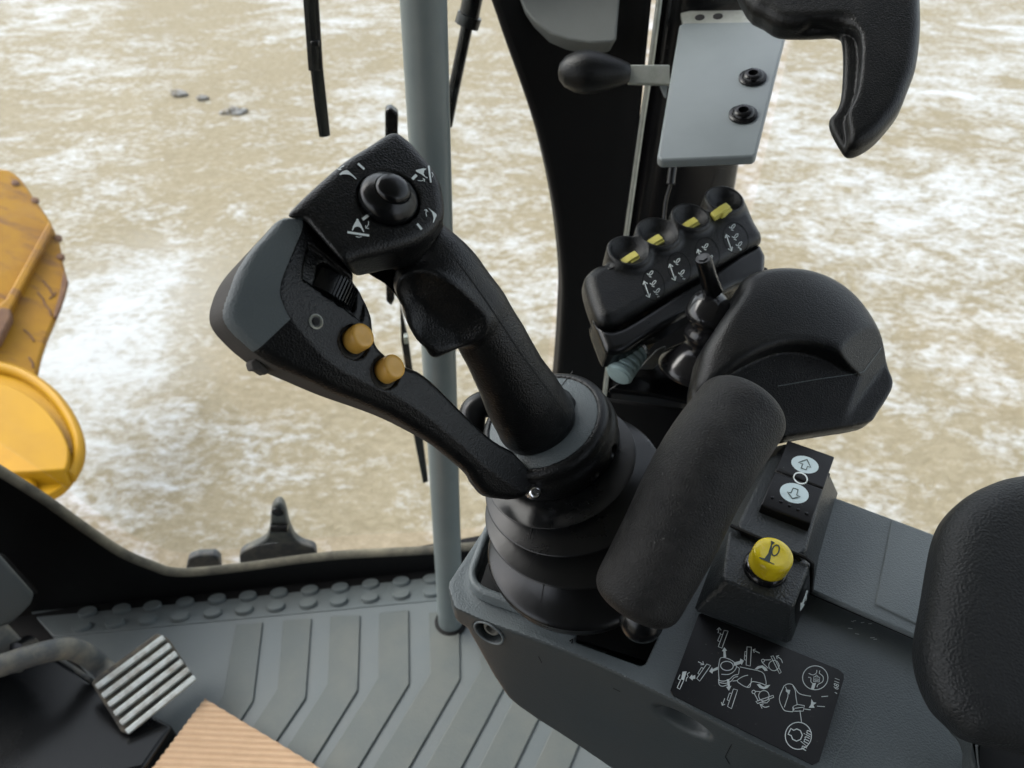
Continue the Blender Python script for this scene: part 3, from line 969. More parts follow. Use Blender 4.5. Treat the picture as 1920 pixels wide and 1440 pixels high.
# ------------------------------------------------------------------ ribbed tan sheet on the floor
def ribbed():
    o0, ax, ay = PZ(384, 1310, 0.05), None, None
    pR, pL = PZ(600, 1440, 0.05), PZ(286, 1440, 0.05)
    ex, ey = nrm(pR - o0), None
    ey = nrm(pL - o0)
    # ribs run nearly across the picture
    rd = nrm(PZ(640, 1402, 0.05) - PZ(420, 1392, 0.05))
    pd_ = nrm(np.cross(A([0, 0, 1.]), rd))
    LX, LY = 0.42, 0.40
    nx = 260
    I, J = np.meshgrid(np.arange(nx + 1) / nx, np.arange(nx + 1) / nx, indexing='ij')
    G = o0 + I[..., None] * ex * LX + J[..., None] * ey * LY
    sn_ = np.sin((G @ pd_) * 2 * math.pi / 0.0092)
    G[..., 2] += 0.0016 * np.sign(sn_) * np.abs(sn_) ** 0.8
    V = G.reshape(-1, 3)
    i, j = np.meshgrid(np.arange(nx), np.arange(nx), indexing='ij')
    a = (i * (nx + 1) + j).ravel()
    F = np.stack([a, a + nx + 1, a + nx + 2, a + 1], 1).tolist()
    b = len(V)
    V = np.concatenate([V, V - A([0, 0, 0.006])])
    rim = [j for j in range(nx + 1)] + [i * (nx + 1) + nx for i in range(1, nx + 1)] + [nx * (nx + 1) + j for j in range(nx - 1, -1, -1)] + [i * (nx + 1) for i in range(nx - 1, 0, -1)]
    for k in range(len(rim)):
        a, c = rim[k], rim[(k + 1) % len(rim)]
        F.append([a, c, c + b, a + b])
    V2 = V
    M['tan'] = mat('tan_corrugated_board', (0.43, 0.295, 0.18), 0.75, 0.1, 200, dust=(0.35, 0.235, 0.14), damt=0.5, dscale=30)
    o = mk('corrugated_sheet', V2, F, M['tan'], loc=o0, ang=60)
    tag(o, 'tan corrugated cardboard sheet lying on the mat at the bottom edge', 'cardboard')
ribbed()
# ------------------------------------------------------------------ main joystick
z1 = zz(400, 200, 0.34722)
z2 = zz(700, 600, 0.38192)
NC = cv(0.67, -0.36, 0.65)                       # axis of the collar
CC = P(1016, 788, 0.52)                          # centre of the collar's top face
js = thing('control_joystick', 'large black joystick with thumb button, two amber buttons and ribbed bellows', 'joystick', PZ(1070, 1050, 0.715))

# --- head
HN = cv(0.88, 0.32, 0.34)
HF = Fr(P(735, 370, 0.405), HN)
hpx = [(742, 238), (754, 242), (776, 260), (796, 284), (818, 311), (832, 342), (838, 388), (831, 408), (808, 436), (768, 455), (712, 469), (672, 478), (642, 488), (618, 474), (596, 444), (570, 409), (530, 407), (533, 397), (574, 356), (643, 296), (695, 263), (727, 242)]
hsm = spl(hpx, True, 3)
hpts = [HF.pt(*HF.uv(x, y), k) for x, y in hpx for k in (-0.055, 0.012)]
ax_top, ax_bot = P(800, 455, 0.43), P(1004, 790, 0.512)
SN = nrm(TW - nrm(ax_bot - ax_top) * np.dot(TW, nrm(ax_bot - ax_top)))
GF_ = Fr((ax_top + ax_bot) / 2, SN, xh=np.cross(ax_bot - ax_top, SN))
gr = [(786, 450, .432, 50), (826, 500, .438, 50), (858, 540, .445, 49), (895, 590, .455, 51), (930, 650, .468, 52), (958, 705, .482, 54), (984, 752, .498, 62), (1004, 786, .512, 76)]
gp_ = [(P(x, y, d), r * d / FPX) for x, y, d, r in gr]
vol = Vol(hpts + [p for p, r in gp_], 0.0011, pad=0.03)
LH = vol.loc(HF)
head = vol.ext(HF, HF.uvs(hsm), -0.031, 0.0, 0.0075, LH)
# the face is slightly crowned
head = smax(head, vol.ball(HF.pt(0, 0, -0.30), 0.3015, None), 0.004)
# underside tapers towards the grip
neck = vol.cone(P(700, 420, 0.435), P(800, 475, 0.440), 0.021, 0.016)
head = smin(head, neck, 0.014)
# pocket for the thumb dome
tb_c = HF.pt(*HF.uv(730, 370), 0.0)
TBN = cv(0.80, 0.42, 0.42)
grip = None
for (a, ra), (b, rb) in zip(gp_[:-1], gp_[1:]):
    d = vol.cone(a, b, ra, rb, GF_, 0.85)
    grip = d if grip is None else smin(grip, d, 0.016)
# finger ledge and thumb recess on the operator's side
TFr = Fr(P(815, 590, 0.438), SN, xh=RT)
led_px = spl([(742, 545), (757, 580), (762, 602), (776, 626), (792, 642), (801, 656), (814, 659), (840, 648), (868, 636), (903, 618), (915, 590), (890, 560), (850, 520), (800, 500), (755, 512)], True, 4)
ledge = vol.ext(TFr, TFr.uvs(led_px), -0.016, 0.013, 0.006)
LT = vol.loc(TFr)
rec = vol.cone(TFr.pt(*TFr.uv(778, 545), 0.019), TFr.pt(*TFr.uv(862, 588), 0.021), 0.0195, 0.0150)
rec = smin(rec, vol.cone(TFr.pt(*TFr.uv(800, 585), 0.021), TFr.pt(*TFr.uv(850, 600), 0.021), 0.0175, 0.0150), 0.006)
ledge = smax(ledge, -rec, 0.004)
grip = smin(grip, ledge, 0.007)
# rear shell of the grip, a thin fin on the right
fin_px = spl([(850, 455), (900, 512), (942, 568), (976, 617), (1006, 665), (1028, 711), (1056, 742), (1084, 757), (1082, 782), (1060, 796), (1020, 760), (950, 650), (880, 540)], True, 4)
fin = vol.ext(GF_, GF_.uvs(fin_px), -0.022, -0.001, 0.006)
grip = smin(grip, fin, 0.004)
# the head's flank stops where the button module meets it
def vplane(a, b):
    n = nrm(np.cross(D(*a), D(*b)))
    return (vol.X - f32_(EYE[0])) * f32_(n[0]) + (vol.Y - f32_(EYE[1])) * f32_(n[1]) + (vol.Z - f32_(EYE[2])) * f32_(n[2]), n
f32_ = np.float32
d1, n1_ = vplane((570, 411), (640, 489))
if np.dot(D(600, 600), n1_) < 0: d1 = -d1           # positive on the lower left
d2, n2_ = vplane((527, 408), (640, 413))
if np.dot(D(600, 600), n2_) < 0: d2 = -d2
d3 = LH[2] + 0.004
head = smax(head, -smax(-d1, -d2, 0.002), 0.003)
# the grip ends inside the head and on the collar plate
LG = vol.loc(GF_)
topcut = LH[2] + 0.004
f32 = np.float32
hc = (vol.X - f32(CC[0])) * f32(NC[0]) + (vol.Y - f32(CC[1])) * f32(NC[1]) + (vol.Z - f32(CC[2])) * f32(NC[2])
grip = np.maximum(grip, -hc - 0.002)
head = np.maximum(head, -vol.cyl(tb_c, TBN, 0.0172, -0.004, 0.03))
V, F = vol.mesh(head)
ohead = mk('head', V, F, M['black'], js, ang=0)
gv = np.maximum(grip, -(head + 0.0005))
V, F = vol.mesh(gv)
ogrip = mk('grip', V, F, M['black'], js, ang=0)
del vol, LH, LT, LG, head, grip, fin, ledge, rec, gv, neck, hc, topcut
bv_head = bvh_of(ohead)
bv_grip = bvh_of(ogrip)
# rear trigger peeping out beneath the head
MB().prism([GF_.pt(*GF_.uv(x, y), -0.004) for x, y in spl([(690, 512), (702, 524), (722, 536), (742, 556), (758, 582), (770, 590), (790, 560), (760, 520), (720, 500)], True, 3)], -SN * 0.016).build('trigger', M['black_smooth'], js, bevel=0.002)
# thumb dome
R0 = 57 * 0.402 / FPX
o1 = MB().lathe(tb_c, TBN, [(R0 * 1.0, -0.004), (R0 * 1.0, 0.0002), (R0 * .985, 0.0012), (R0 * .92, 0.0030), (R0 * .80, 0.0048), (R0 * .68, 0.0062), (R0 * .615, 0.0070), (R0 * .59, 0.0066), (R0 * .585, 0.0071), (R0 * .555, 0.0088), (R0 * .46, 0.0103), (R0 * .25, 0.0112), (0, 0.0114)], 64)
otd = o1.build('thumb_button', M['black_smooth'], js, ang=50)
# printed symbols on the head
z3 = zz(600, 270, 0.14582)
def w3(p, w, c=False): return (z3(p), w * 0.14582, c)
st = [w3([(488, 258), (570, 330)], 27), w3([(1185, 458), (1240, 402)], 38), w3([(545, 975), (618, 922)], 40), w3([(1248, 1030), (1305, 1102)], 29),
      w3([(312, 288), (278, 300), (246, 338)], 9), w3([(228, 322), (246, 338), (276, 334)], 9),
      w3([(1392, 285), (1423, 500)], 22), w3([(1432, 368), (1450, 400), (1438, 432)], 7), w3([(1255, 472), (1300, 480), (1345, 462)], 9), w3([(1322, 444), (1345, 462), (1338, 490)], 9),
      w3([(352, 1138), (632, 1182)], 28), w3([(458, 1192), (495, 1204), (535, 1196)], 9), w3([(622, 995), (622, 1040), (590, 1086)], 9), w3([(586, 1050), (588, 1087), (630, 1092)], 9),
      w3([(1370, 937), (1360, 895), (1364, 848)], 9), w3([(1338, 858), (1364, 846), (1384, 875)], 9)]
fl = [z3([(250, 392), (285, 360), (318, 345), (350, 340), (388, 372), (430, 410), (472, 455), (458, 460), (420, 425), (380, 402), (340, 396), (290, 396), (258, 406)]),
      z3([(1228, 345), (1238, 338), (1320, 318), (1368, 324), (1340, 345), (1330, 385), (1350, 422), (1385, 438), (1372, 446), (1300, 395), (1238, 362)]),
      z3(ell(480, 980, 15, 15, 0, 12)), z3([(468, 985), (494, 985), (530, 1040), (570, 1136), (556, 1138), (528, 1092), (505, 1072), (478, 1066), (445, 1076), (420, 1118), (408, 1116), (428, 1050)]),
      z3([(1382, 818), (1440, 862), (1490, 903), (1495, 925), (1478, 960), (1456, 1012), (1447, 1010), (1456, 955), (1440, 890), (1400, 838)])]
for ki, kf in (((0, 4, 5), (0,)), ((1, 6, 7, 8, 9), (1,)), ((2, 10, 11, 12, 13), (2, 3)), ((3, 14, 15), (4,))):
    marks('symbol', ohead, M['white'], bv_head, [st[i] for i in ki], [fl[i] for i in kf])
# mould seams of the grip
marks('grip_seam', ogrip, M['groove'], bv_grip, [(spl([(832, 458), (880, 520), (930, 592), (980, 668), (1030, 735), (1062, 778)], n=5), 2.0), (spl([(800, 505), (822, 480), (853, 456)], n=4), 1.6)], off=0.0002)

# --- button module (the wing) running down to the collar
WA, WB = P(575, 500, 0.393), P(962, 882, 0.486)
wax = nrm(WB - WA)
wn0 = cv(0.85, 0.38, 0.32)
WN = nrm(wn0 - wax * np.dot(wn0, wax))
WF = Fr(WA, WN)
wpx = [(540, 378), (508, 425), (487, 450), (468, 495), (455, 535), (446, 575), (455, 605), (486, 640), (514, 664), (540, 682), (590, 708), (645, 736), (700, 759), (746, 780), (788, 805), (826, 831), (864, 862), (891, 886), (912, 912), (936, 932), (985, 936), (1010, 900), (990, 860), (944, 834), (921, 818), (891, 791), (853, 753), (818, 718), (788, 695), (753, 682), (730, 667), (712, 649), (705, 628), (702, 597), (696, 578), (688, 561), (678, 541), (667, 525), (672, 500), (655, 470), (632, 435), (605, 392)]
wsm = spl(wpx, True, 3)
inner = [(574, 380), (570, 425), (556, 462), (545, 488), (532, 520), (527, 545), (530, 562), (541, 588), (556, 612), (585, 645), (622, 682), (680, 715), (740, 742), (800, 780), (870, 838), (930, 890), (1010, 930), (1100, 900), (1000, 800), (800, 600), (700, 430), (640, 360)]
ism = spl(inner, True, 3)
wpts = [WF.pt(*WF.uv(x, y), k) for x, y in wpx for k in (-0.046, 0.008)]
vol = Vol(wpts, 0.001, pad=0.006)
LW = vol.loc(WF)
dout = vol.poly(WF, WF.uvs(wsm), LW)
din = vol.poly(WF, WF.uvs(ism), LW)
fall = np.maximum(din, 0)
top_d = (LW[2] + 0.62 * fall) / 1.15
fa = np.float32
along_ = LW[0] * fa(np.dot(wax, WF.u)) + LW[1] * fa(np.dot(wax, WF.v))
botd = -(LW[2] + 0.040 - 0.025 * np.clip((along_ - 0.02) / 0.11, 0, 1))
r = f32(0.0045)
a_, b_ = dout + r, np.maximum(top_d, botd) + r
wing = np.minimum(np.maximum(a_, b_), 0) + np.sqrt(np.maximum(a_, 0) ** 2 + np.maximum(b_, 0) ** 2) - r
# it meets the head along a crisp joint
def wplane(a, b):
    n = nrm(np.cross(D(*a), D(*b)))
    q = (vol.X - f32(EYE[0])) * f32(n[0]) + (vol.Y - f32(EYE[1])) * f32(n[1]) + (vol.Z - f32(EYE[2])) * f32(n[2])
    return q if np.dot(D(600, 600), n) > 0 else -q
wing = smax(wing, np.maximum(-wplane((570, 411), (640, 489)), -wplane((527, 408), (640, 413))), 0.0012)
wing = smax(wing, -wplane((533, 400), (478, 459)), 0.004)
# rocker well, button wells
rk_px = [(579, 457), (608, 478), (640, 506), (671, 533), (687, 560), (679, 604), (640, 574), (567, 523), (569, 500)]
RKU = WF.uvs(rk_px)
wing = np.maximum(wing, -vol.ext(WF, RKU, -0.0016, 0.02, 0.0, LW))
rock_px = [(600, 493), (614, 492), (640, 512), (673, 541), (668, 586), (640, 566), (591, 531)]
wing = np.maximum(wing, -vol.ext(WF, WF.uvs(rock_px), -0.010, 0.02, 0.0, LW))
BTN = nrm(WN + UP * 0.30 + RT * 0.12)
bt = [((668, 639), 0.0), ((727, 696), 0.0)]
for (x, y), k in bt:
    wing = np.maximum(wing, -vol.cyl(WF.pt(*WF.uv(x - 3, y + 3)), WN, 0.0095, -0.0035, 0.02))
V, F = vol.mesh(wing)
V0_ = V.copy()
# split: black body, left side greyed for window light, dusty back shell
cen = V[F].mean(1)
uvw = np.stack([(cen - WF.o) @ WF.u, (cen - WF.o) @ WF.v, (cen - WF.o) @ WF.w], 1)
def sd_poly(q, uv):
    uv = np.asarray(uv); ins = np.zeros(len(q), bool); dd = np.full(len(q), 1e9)
    for i in range(len(uv)):
        a, b = uv[i], uv[(i + 1) % len(uv)]
        e = b - a
        if e @ e < 1e-14: continue
        t = np.clip(((q - a) @ e) / (e @ e), 0, 1)
        dd = np.minimum(dd, np.linalg.norm(q - a - t[:, None] * e, axis=1))
        if a[1] != b[1]:
            ins ^= ((a[1] > q[:, 1]) != (b[1] > q[:, 1])) & (q[:, 0] < (b[0] - a[0]) * (q[:, 1] - a[1]) / (b[1] - a[1]) + a[0])
    return np.where(ins, -dd, dd)
sdi = sd_poly(uvw[:, :2], WF.uvs(ism))
sdo = sd_poly(uvw[:, :2], WF.uvs(wsm))
topy = (cen - WF.o) @ nrm(WF.pt(*WF.uv(549, 408)) - WF.pt(*WF.uv(560, 640)))
back = (uvw[:, 2] < -0.62 * np.maximum(sdi, 0) - 0.0040) & (sdo > -0.004) & (sdi > 0)
lim = float((WF.pt(*WF.uv(512, 640)) - WF.o) @ wax)
lim2 = float((WF.pt(*WF.uv(548, 412)) - WF.o) @ wax)
al = (cen - WF.o) @ wax
cover = (~back) & (sdi > 0.0005) & (al < lim)  # left face greyed where window light falls on the black plastic
# straighten the edge between greyed lit side and body
vc = np.zeros(len(V), bool); vb = np.zeros(len(V), bool)
vc[F[cover].ravel()] = True
vb[F[~(cover | back)].ravel()] = True
bd = np.where(vc & vb)[0]
def uvof(p): return np.stack([(p - WF.o) @ WF.u, (p - WF.o) @ WF.v], 1)
av = (V[bd] - WF.o) @ wax
isuv = WF.uvs(ism)
s0 = sd_poly(uvof(V[bd]), isuv)
gx_ = (sd_poly(uvof(V[bd] + WF.u * 2e-4), isuv) - s0) / 2e-4
gy_ = (sd_poly(uvof(V[bd] + WF.v * 2e-4), isuv) - s0) / 2e-4
near_l = np.abs(av - lim) < 0.0011
for k, i in enumerate(bd):
    if near_l[k]: V[i] = V[i] - wax * (av[k] - lim)
    elif abs(s0[k] - 0.0005) < 0.0011: V[i] = V[i] - (WF.u * gx_[k] + WF.v * gy_[k]) * (s0[k] - 0.0005)
def sub_mesh(name, m_, sel, par):
    f_ = F[sel]
    u, inv = np.unique(f_, return_inverse=True)
    return mk(name, V[u], inv.reshape(f_.shape), m_, par, ang=0)
owing = sub_mesh('button_module', M['black'], ~(back | cover), js)
ocov = sub_mesh('lit_side', M['cover'], cover, owing)
obk = sub_mesh('back_shell', M['dusty'], back, owing)
del vol, LW, dout, din, fall, top_d, botd, wing, a_, b_
bv_wing = bvh_of(owing, ocov, obk)
# little torn lip under the back shell
MB().prism([WF.pt(*WF.uv(x, y), -0.022) for x, y in ((506, 672), (511, 688), (520, 687), (534, 697), (544, 690), (516, 664))], -WN * 0.008).build('clip_tab', M['dusty'], owing, bevel=0.001)
# rocker wheel switch
ra, rb2 = A((608, 512)), A((655, 562))
RW = nrm(WF.pt(*WF.uv(672, 563)) - WF.pt(*WF.uv(596, 512)))      # along the rocker
RX = nrm(np.cross(WN, RW))
rc = WF.pt(*WF.uv(632, 541))
hl = np.linalg.norm(WF.pt(*WF.uv(670, 566)) - WF.pt(*WF.uv(597, 514))) / 2
hw_ = 0.0062
Rk = []
prof = []
N_ = 90
for k in range(N_ + 1):
    t = -1 + 2 * k / N_
    hgt = -0.006 + 0.0085 * math.sqrt(max(0, 1 - (t * 0.97) ** 2)) + 0.0012
    if 0.0 < (t + 0.2): hgt += 0.0006 * (1 if math.sin((t + 0.2) * 42) > 0 else -1)
    prof.append((t * hl, hgt))
ring0 = [rc + RW * a + WN * b - RX * hw_ for a, b in prof] + [rc + RW * hl - WN * 0.008 - RX * hw_, rc - RW * hl - WN * 0.008 - RX * hw_]
MB().prism(ring0, RX * hw_ * 2).build('rocker_switch', M['black_smooth'], owing, ang=25)
# recessed screw
c, n_ = hit(bv_wing, 592, 603)
ring = MB().lathe(c, n_, [(0.0042, -0.001), (0.0042, 0.0005), (0.0034, 0.0009), (0.0026, 0.0002), (0.0024, -0.0006), (0, -0.0006)], 24)
osc = ring.build('module_screw', M['zinc'], owing)
MB().lathe(c + n_ * 0.0002, n_, [(0.0019, -0.001), (0.0019, 0.0004), (0, 0.0004)], 6).build('screw_socket', M['groove'], osc)
# amber buttons
for (x, y), k in bt:
    c = WF.pt(*WF.uv(x, y), -0.003)
    rr_ = 23.5 * 0.44 / FPX
    MB().lathe(c, BTN, [(rr_, 0.0), (rr_, 0.0080), (rr_ * .96, 0.0094), (rr_ * .86, 0.0100), (rr_ * .6, 0.0100), (rr_ * .3, 0.0096), (0, 0.0095)], 40).build('amber_button', M['orange'], owing, ang=50)
    MB().lathe(WF.pt(*WF.uv(x - 3, y + 3), -0.0034), WN, [(0.0095, 0.0), (0.0095, 0.0006), (0.008, 0.0006), (0.0078, 0.0)], 32).build('button_ring', M['grime'], owing)

# --- collar
RC = 126 * 0.52 / FPX
cf = Fr(CC, NC)
vol = Vol([CC + cf.u * a + cf.v * b + NC * c for a in (-.056, .056) for b in (-.056, .056) for c in (-.034, .004)], 0.0011, pad=0.004)
col_ = vol.cyl(CC, NC, RC, -0.026, 0.0, 0.006)
col_ = smin(col_, vol.cyl(CC, NC, RC * 1.03, -0.030, -0.014, 0.003), 0.006)
lip = vol.cyl(CC, NC, RC * 0.86, -0.0016, 0.02, 0.0)
col_ = np.maximum(col_, -lip)
for k in range(7):
    th = rad(-55 + k * 14)
    p = CC + (RT * math.cos(th) * .0 + cf.u * math.cos(th) + cf.v * math.sin(th)) * RC * 1.03 - NC * 0.024
    if k % 2 == 0: col_ = np.maximum(col_, -vol.ball(p, 0.0042))
V, F = vol.mesh(col_)
ocol = mk('collar', V, F, M['black'], js, ang=0)
bv_col = bvh_of(ocol)
MB().lathe(CC - NC * 0.003, NC, [(RC * .855, 0), (RC * .855, 0.0018), (RC * .83, 0.0024), (0, 0.0024)], 64).build('collar_plate', M['cover'], js)
CPB = BVHTree.FromPolygons([Vector(CC - NC * 0.0006 + cf.u * a + cf.v * b) for a, b in ((-.05, -.05), (.05, -.05), (.05, .05), (-.05, .05))], [(0, 1, 2, 3)])
for q in ([(1074, 696), (1050, 728)], [(962, 836), (985, 826)]):
    marks('plate_seam', js, M['groove'], CPB, [(q, 1.6)], off=0.0002)
# screw on the collar
c, n_ = hit(bv_col, 1000, 920)
if c is None: c, n_ = P(1000, 920, 0.485), cv(0.8, 0.1, -0.5)
n_ = cv(0.8, 0.15, -0.12)
osc = MB().lathe(c, n_, [(0.0060, -0.003), (0.0060, 0.0012), (0.0053, 0.0018), (0.0050, 0.003), (0.0044, 0.0050), (0.0032, 0.0058), (0.0025, 0.0056), (0.0023, 0.0038), (0, 0.0038)], 32).build('collar_screw', M['chrome'], js)
# cowl under the module's foot and cable boot behind the grip
MB().prism([P(x, y, .497) for x, y in spl([(874, 876), (890, 884), (912, 912), (937, 934), (905, 930), (888, 914), (876, 896)], True, 3)], -TW * 0.02).build('module_foot', M['dusty'], js, bevel=0.003)
MB().tube(spl([P(885, 815, .56), P(884, 790, .56), P(890, 768, .562), P(912, 757, .565), P(945, 760, .57)], n=5), [0.0105] * 21, 14).build('cable_boot', M['rubber'], js)

# --- bellows
RG = [(1034, 838, .531, 121, 0.0), (1050, 868, .531, 143, 0.12), (1074, 900, .540, 166, 0.38), (1084, 955, .548, 172, 0.72), (1078, 1040, .568, 160, 1.0)]
ZUP = A([0, 0, 1.])
BR = [(P(x, y, d), r * d / FPX, nrm(NC * (1 - k) + ZUP * k)) for x, y, d, r, k in RG]
BR[0] = (CC - NC * 0.026, RC * 0.98, NC)
rings = []
tt = [(0.0, 1.0), (0.04, .94), (0.08, .84), (0.13, .76), (0.26, .735), (0.42, .755), (0.56, .80), (0.69, .87), (0.80, .945), (0.87, .995), (0.92, 1.022), (0.97, 1.022)]
for i in range(len(BR) - 1):
    for t, k in tt:
        o_ = BR[i][0] * (1 - t) + BR[i + 1][0] * t
        r_ = BR[i][1] * (1 - t) + BR[i + 1][1] * t
        rings.append((o_, r_ * k, nrm(BR[i][2] * (1 - t) + BR[i + 1][2] * t)))
o_, r_, n_ = BR[-1]
rings += [(o_, r_, n_), (o_ - n_ * 0.006, r_ * .99, n_), (o_ - n_ * 0.012, r_ * .93, n_), (o_ - n_ * 0.02, r_ * .90, n_)]
RR = []
for o_, r_, n_ in rings:
    u = nrm(RT - n_ * np.dot(RT, n_))
    v = np.cross(n_, u)
    RR.append([o_ + (u * math.cos(t) + v * math.sin(t)) * r_ for t in [2 * math.pi * k / 72 for k in range(72)]])
obl = MB().rings(RR[::-1]).build('bellows', M['rubber'], js, ang=0, sub=1)
bv_bl = bvh_of(obl)
marks('mould_seam', obl, M['groove'], bv_bl, [([(1003, 966), (992, 1012)], 2.0), ([(1014, 1030), (990, 1068)], 1.6), ([(1022, 1085), (1014, 1130)], 2.0)], off=0.0003)
# ------------------------------------------------------------------ armrest console
TZ = 0.72
cn = thing('control_console', 'dark grey pebbled control console carrying the joystick, switches and diagram plate', 'console', PZ(1300, 1250, 0.45))
CFr = Fr(A([0.05, 0.3, TZ]), ZUP)
def cz(pts, z=TZ): return [PZ(x, y, z) for x, y in pts]
def cuv(pts, z=TZ):
    return [(float(p[0] - CFr.o[0]), float(p[1] - CFr.o[1])) for p in cz(pts, z)]
top_px = [(834, 1072), (916, 940), (960, 905), (1120, 880), (1300, 900), (1420, 905), (1562, 937), (1749, 1007), (1960, 1087), (2100, 1180), (2100, 1760), (1900, 1640), (1720, 1540)] + [tuple(q) for q in spl([(1527, 1440), (1400, 1368), (1300, 1314), (1240, 1284), (1120, 1228), (1000, 1180), (853, 1131)], n=4)]
f0, f1 = PZ(853, 1131, TZ), PZ(1527, 1437, TZ)
fdir = nrm(f1 - f0)
fnm = nrm(np.cross(ZUP, fdir))
if fnm[1] > 0: fnm = -fnm
SFr = Fr(f0, nrm(fnm - ZUP * 0.0), xh=fdir)
side_px = [(870, 1185), (890, 1222), (918, 1275), (944, 1318), (962, 1336), (1000, 1367), (1100, 1437), (1300, 1570), (1500, 1720), (1900, 2200), (2600, 1500), (1900, 900)]
lo = A([-0.10, 0.06, 0.47]); hi = A([0.40, 0.47, 0.735])
vol = Vol([lo, hi], 0.00165, pad=0.0)
LC, LS = vol.loc(CFr), vol.loc(SFr)
con = vol.ext(CFr, cuv(top_px), -0.30, 0.0, 0.006, LC)
uA = float((PZ(834, 1072, TZ) - f0) @ fdir)
sidev = vol.poly(SFr, [(uA - 0.003, 0.06), (uA - 0.002, -0.004), (uA + 0.008, -0.030)] + SFr.uvs(side_px)[0:], LS)
con = smax(con, sidev, 0.006)
# a shoulder on the front: the top band stands a little proud of the side panel
band = np.maximum(LS[2] + 0.0035, LC[2] + 0.012)
con = smax(con, band, 0.002)
# raised lip and well for the bellows
well = spl([(902, 1045), (893, 1072), (897, 1090), (915, 1104), (960, 1120), (1030, 1146), (1085, 1164), (1150, 1150), (1230, 1080), (1250, 980), (1180, 925), (1060, 905), (960, 940), (925, 985)], True, 4)
wuv = cuv(well)
lipd = vol.poly(CFr, wuv, LC)
lip = smax(lipd - 0.006, LC[2] - 0.0022, 0.002)
con = smin(con, np.maximum(lip, -LC[2] - 0.01), 0.003)
con = smax(con, -np.maximum(lipd, -(LC[2] + 0.07)), 0.002)
# slot under the wrist pad
slot = [(1090, 1152), (1079, 1183), (1085, 1188), (1205, 1231), (1214, 1226), (1250, 1150), (1230, 1120), (1130, 1090)]
con = smax(con, -np.maximum(vol.poly(CFr, cuv(slot), LC), -(LC[2] + 0.05)), 0.0015)
# shallow tray of the diagram plate
tray = [(1303, 1143), (1316, 1145), (1578, 1252), (1594, 1268), (1594, 1285), (1540, 1455), (1528, 1452), (1250, 1308), (1246, 1296)]
con = smax(con, -np.maximum(vol.poly(CFr, cuv(tray), LC), -(LC[2] + 0.0022)), 0.0015)
# finger hollow and bolt pocket on the side
def sidept(px, py): return PPL(px, py, f0, fnm)
hp_ = sidept(1284, 1376) - fnm * 0.009
fr2 = Fr(hp_, fnm, xh=fdir)
con = smax(con, -vol.ball(hp_ + fnm * 0.004 - fdir * 0.004, 0.022, fr2, (0.9, 0.42, 0.75)), 0.003)
bpkt = sidept(912, 1194) - fnm * 0.004
BA = nrm(fnm + ZUP * 0.10)
con = smax(con, -vol.cyl(bpkt, BA, 0.0118, -0.012, 0.03), 0.0015)
V, F = vol.mesh(con, smooth=5)
cen = V[F].mean(1)
fnv = np.cross(V[F[:, 2]] - V[F[:, 0]], V[F[:, 3]] - V[F[:, 1]])
fnv /= np.maximum(np.linalg.norm(fnv, axis=1), 1e-12)[:, None]
sidesel = (cen[:, 2] < TZ - 0.0125) | ((cen - f0) @ fnm > 0.2)  # faces below the top band take the darker, shaded colour
def sub_mesh2(name, m_, sel, par):
    f_ = F[sel]
    u, inv = np.unique(f_, return_inverse=True)
    return mk(name, V[u], inv.reshape(f_.shape), m_, par, ang=0)
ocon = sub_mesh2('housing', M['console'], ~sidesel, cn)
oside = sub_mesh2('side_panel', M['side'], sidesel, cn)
del vol, LC, LS, con, sidev, band, lipd, lip
# near-black sheets darken the floors of the openings
MB().prism(cz([(890, 1050), (905, 1110), (1090, 1180), (1260, 1100), (1250, 960), (1060, 890)], TZ - 0.045), A([0, 0, -0.004])).build('well_floor', M['groove'], cn)
MB().prism(cz([(1075, 1140), (1070, 1195), (1215, 1240), (1262, 1150), (1130, 1080)], TZ - 0.042), A([0, 0, -0.004])).build('slot_floor', M['groove'], cn)
# pedestal under the console
pc_ = A([0.24, 0.22, 0])
MB().prism([pc_ + A([x, y, 0.0]) for x, y in ((-.07, -.08), (.10, -.10), (.12, .06), (-.04, .08))], A([0, 0, 0.50])).build('pedestal', M['side'], cn, bevel=0.01)
# bolt in the pocket
MB().lathe(bpkt - BA * 0.0125, BA, [(0.0105, 0), (0.0105, 0.003), (0.009, 0.004), (0.0068, 0.004), (0.0068, 0.0085), (0.006, 0.0095), (0.0042, 0.0095), (0.0038, 0.006), (0, 0.006)], 24).build('recessed_bolt', M['armsteel'], cn)
rm_ = [bpkt + fnm * 0.0004 + (fdir * math.cos(t) + np.cross(fnm, fdir) * math.sin(t)) * 0.0122 for t in [2 * math.pi * k / 40 for k in range(41)]]
MB().tube(rm_, 0.0009, 8, nrm0=fnm).build('pocket_rim', M['console'], cn)
# nicks along the front edge
bv_con = bvh_of(ocon, oside)
marks('nick', ocon, M['groove'], bv_con, [([(1068, 1203), (1074, 1198), (1072, 1207)], 3)], off=0.0003)
r9 = random.Random(4)
for k in range(9):
    x, y = 1586 + r9.random() * 55, 1160 + r9.random() * 45
    marks('scuff', ocon, M['greyprint'], bv_con, [([(x, y), (x + 4 + 5 * r9.random(), y + 3 * r9.random() - 1)], 1.3)], off=0.0003)
marks('scratch', ocon, M['rail'], bv_con, [(spl([(1606, 1352), (1590, 1384), (1572, 1410), (1562, 1440)], n=4), 2.0)], off=0.0003)
for q in ([(1372, 1395), (1360, 1418), (1368, 1432)], [(1150, 1290), (1163, 1296)], [(1010, 1230), (1016, 1242)]):
    marks('scratch', oside, M['mattblack'], bv_con, [(q, 1.4)], off=0.0003)
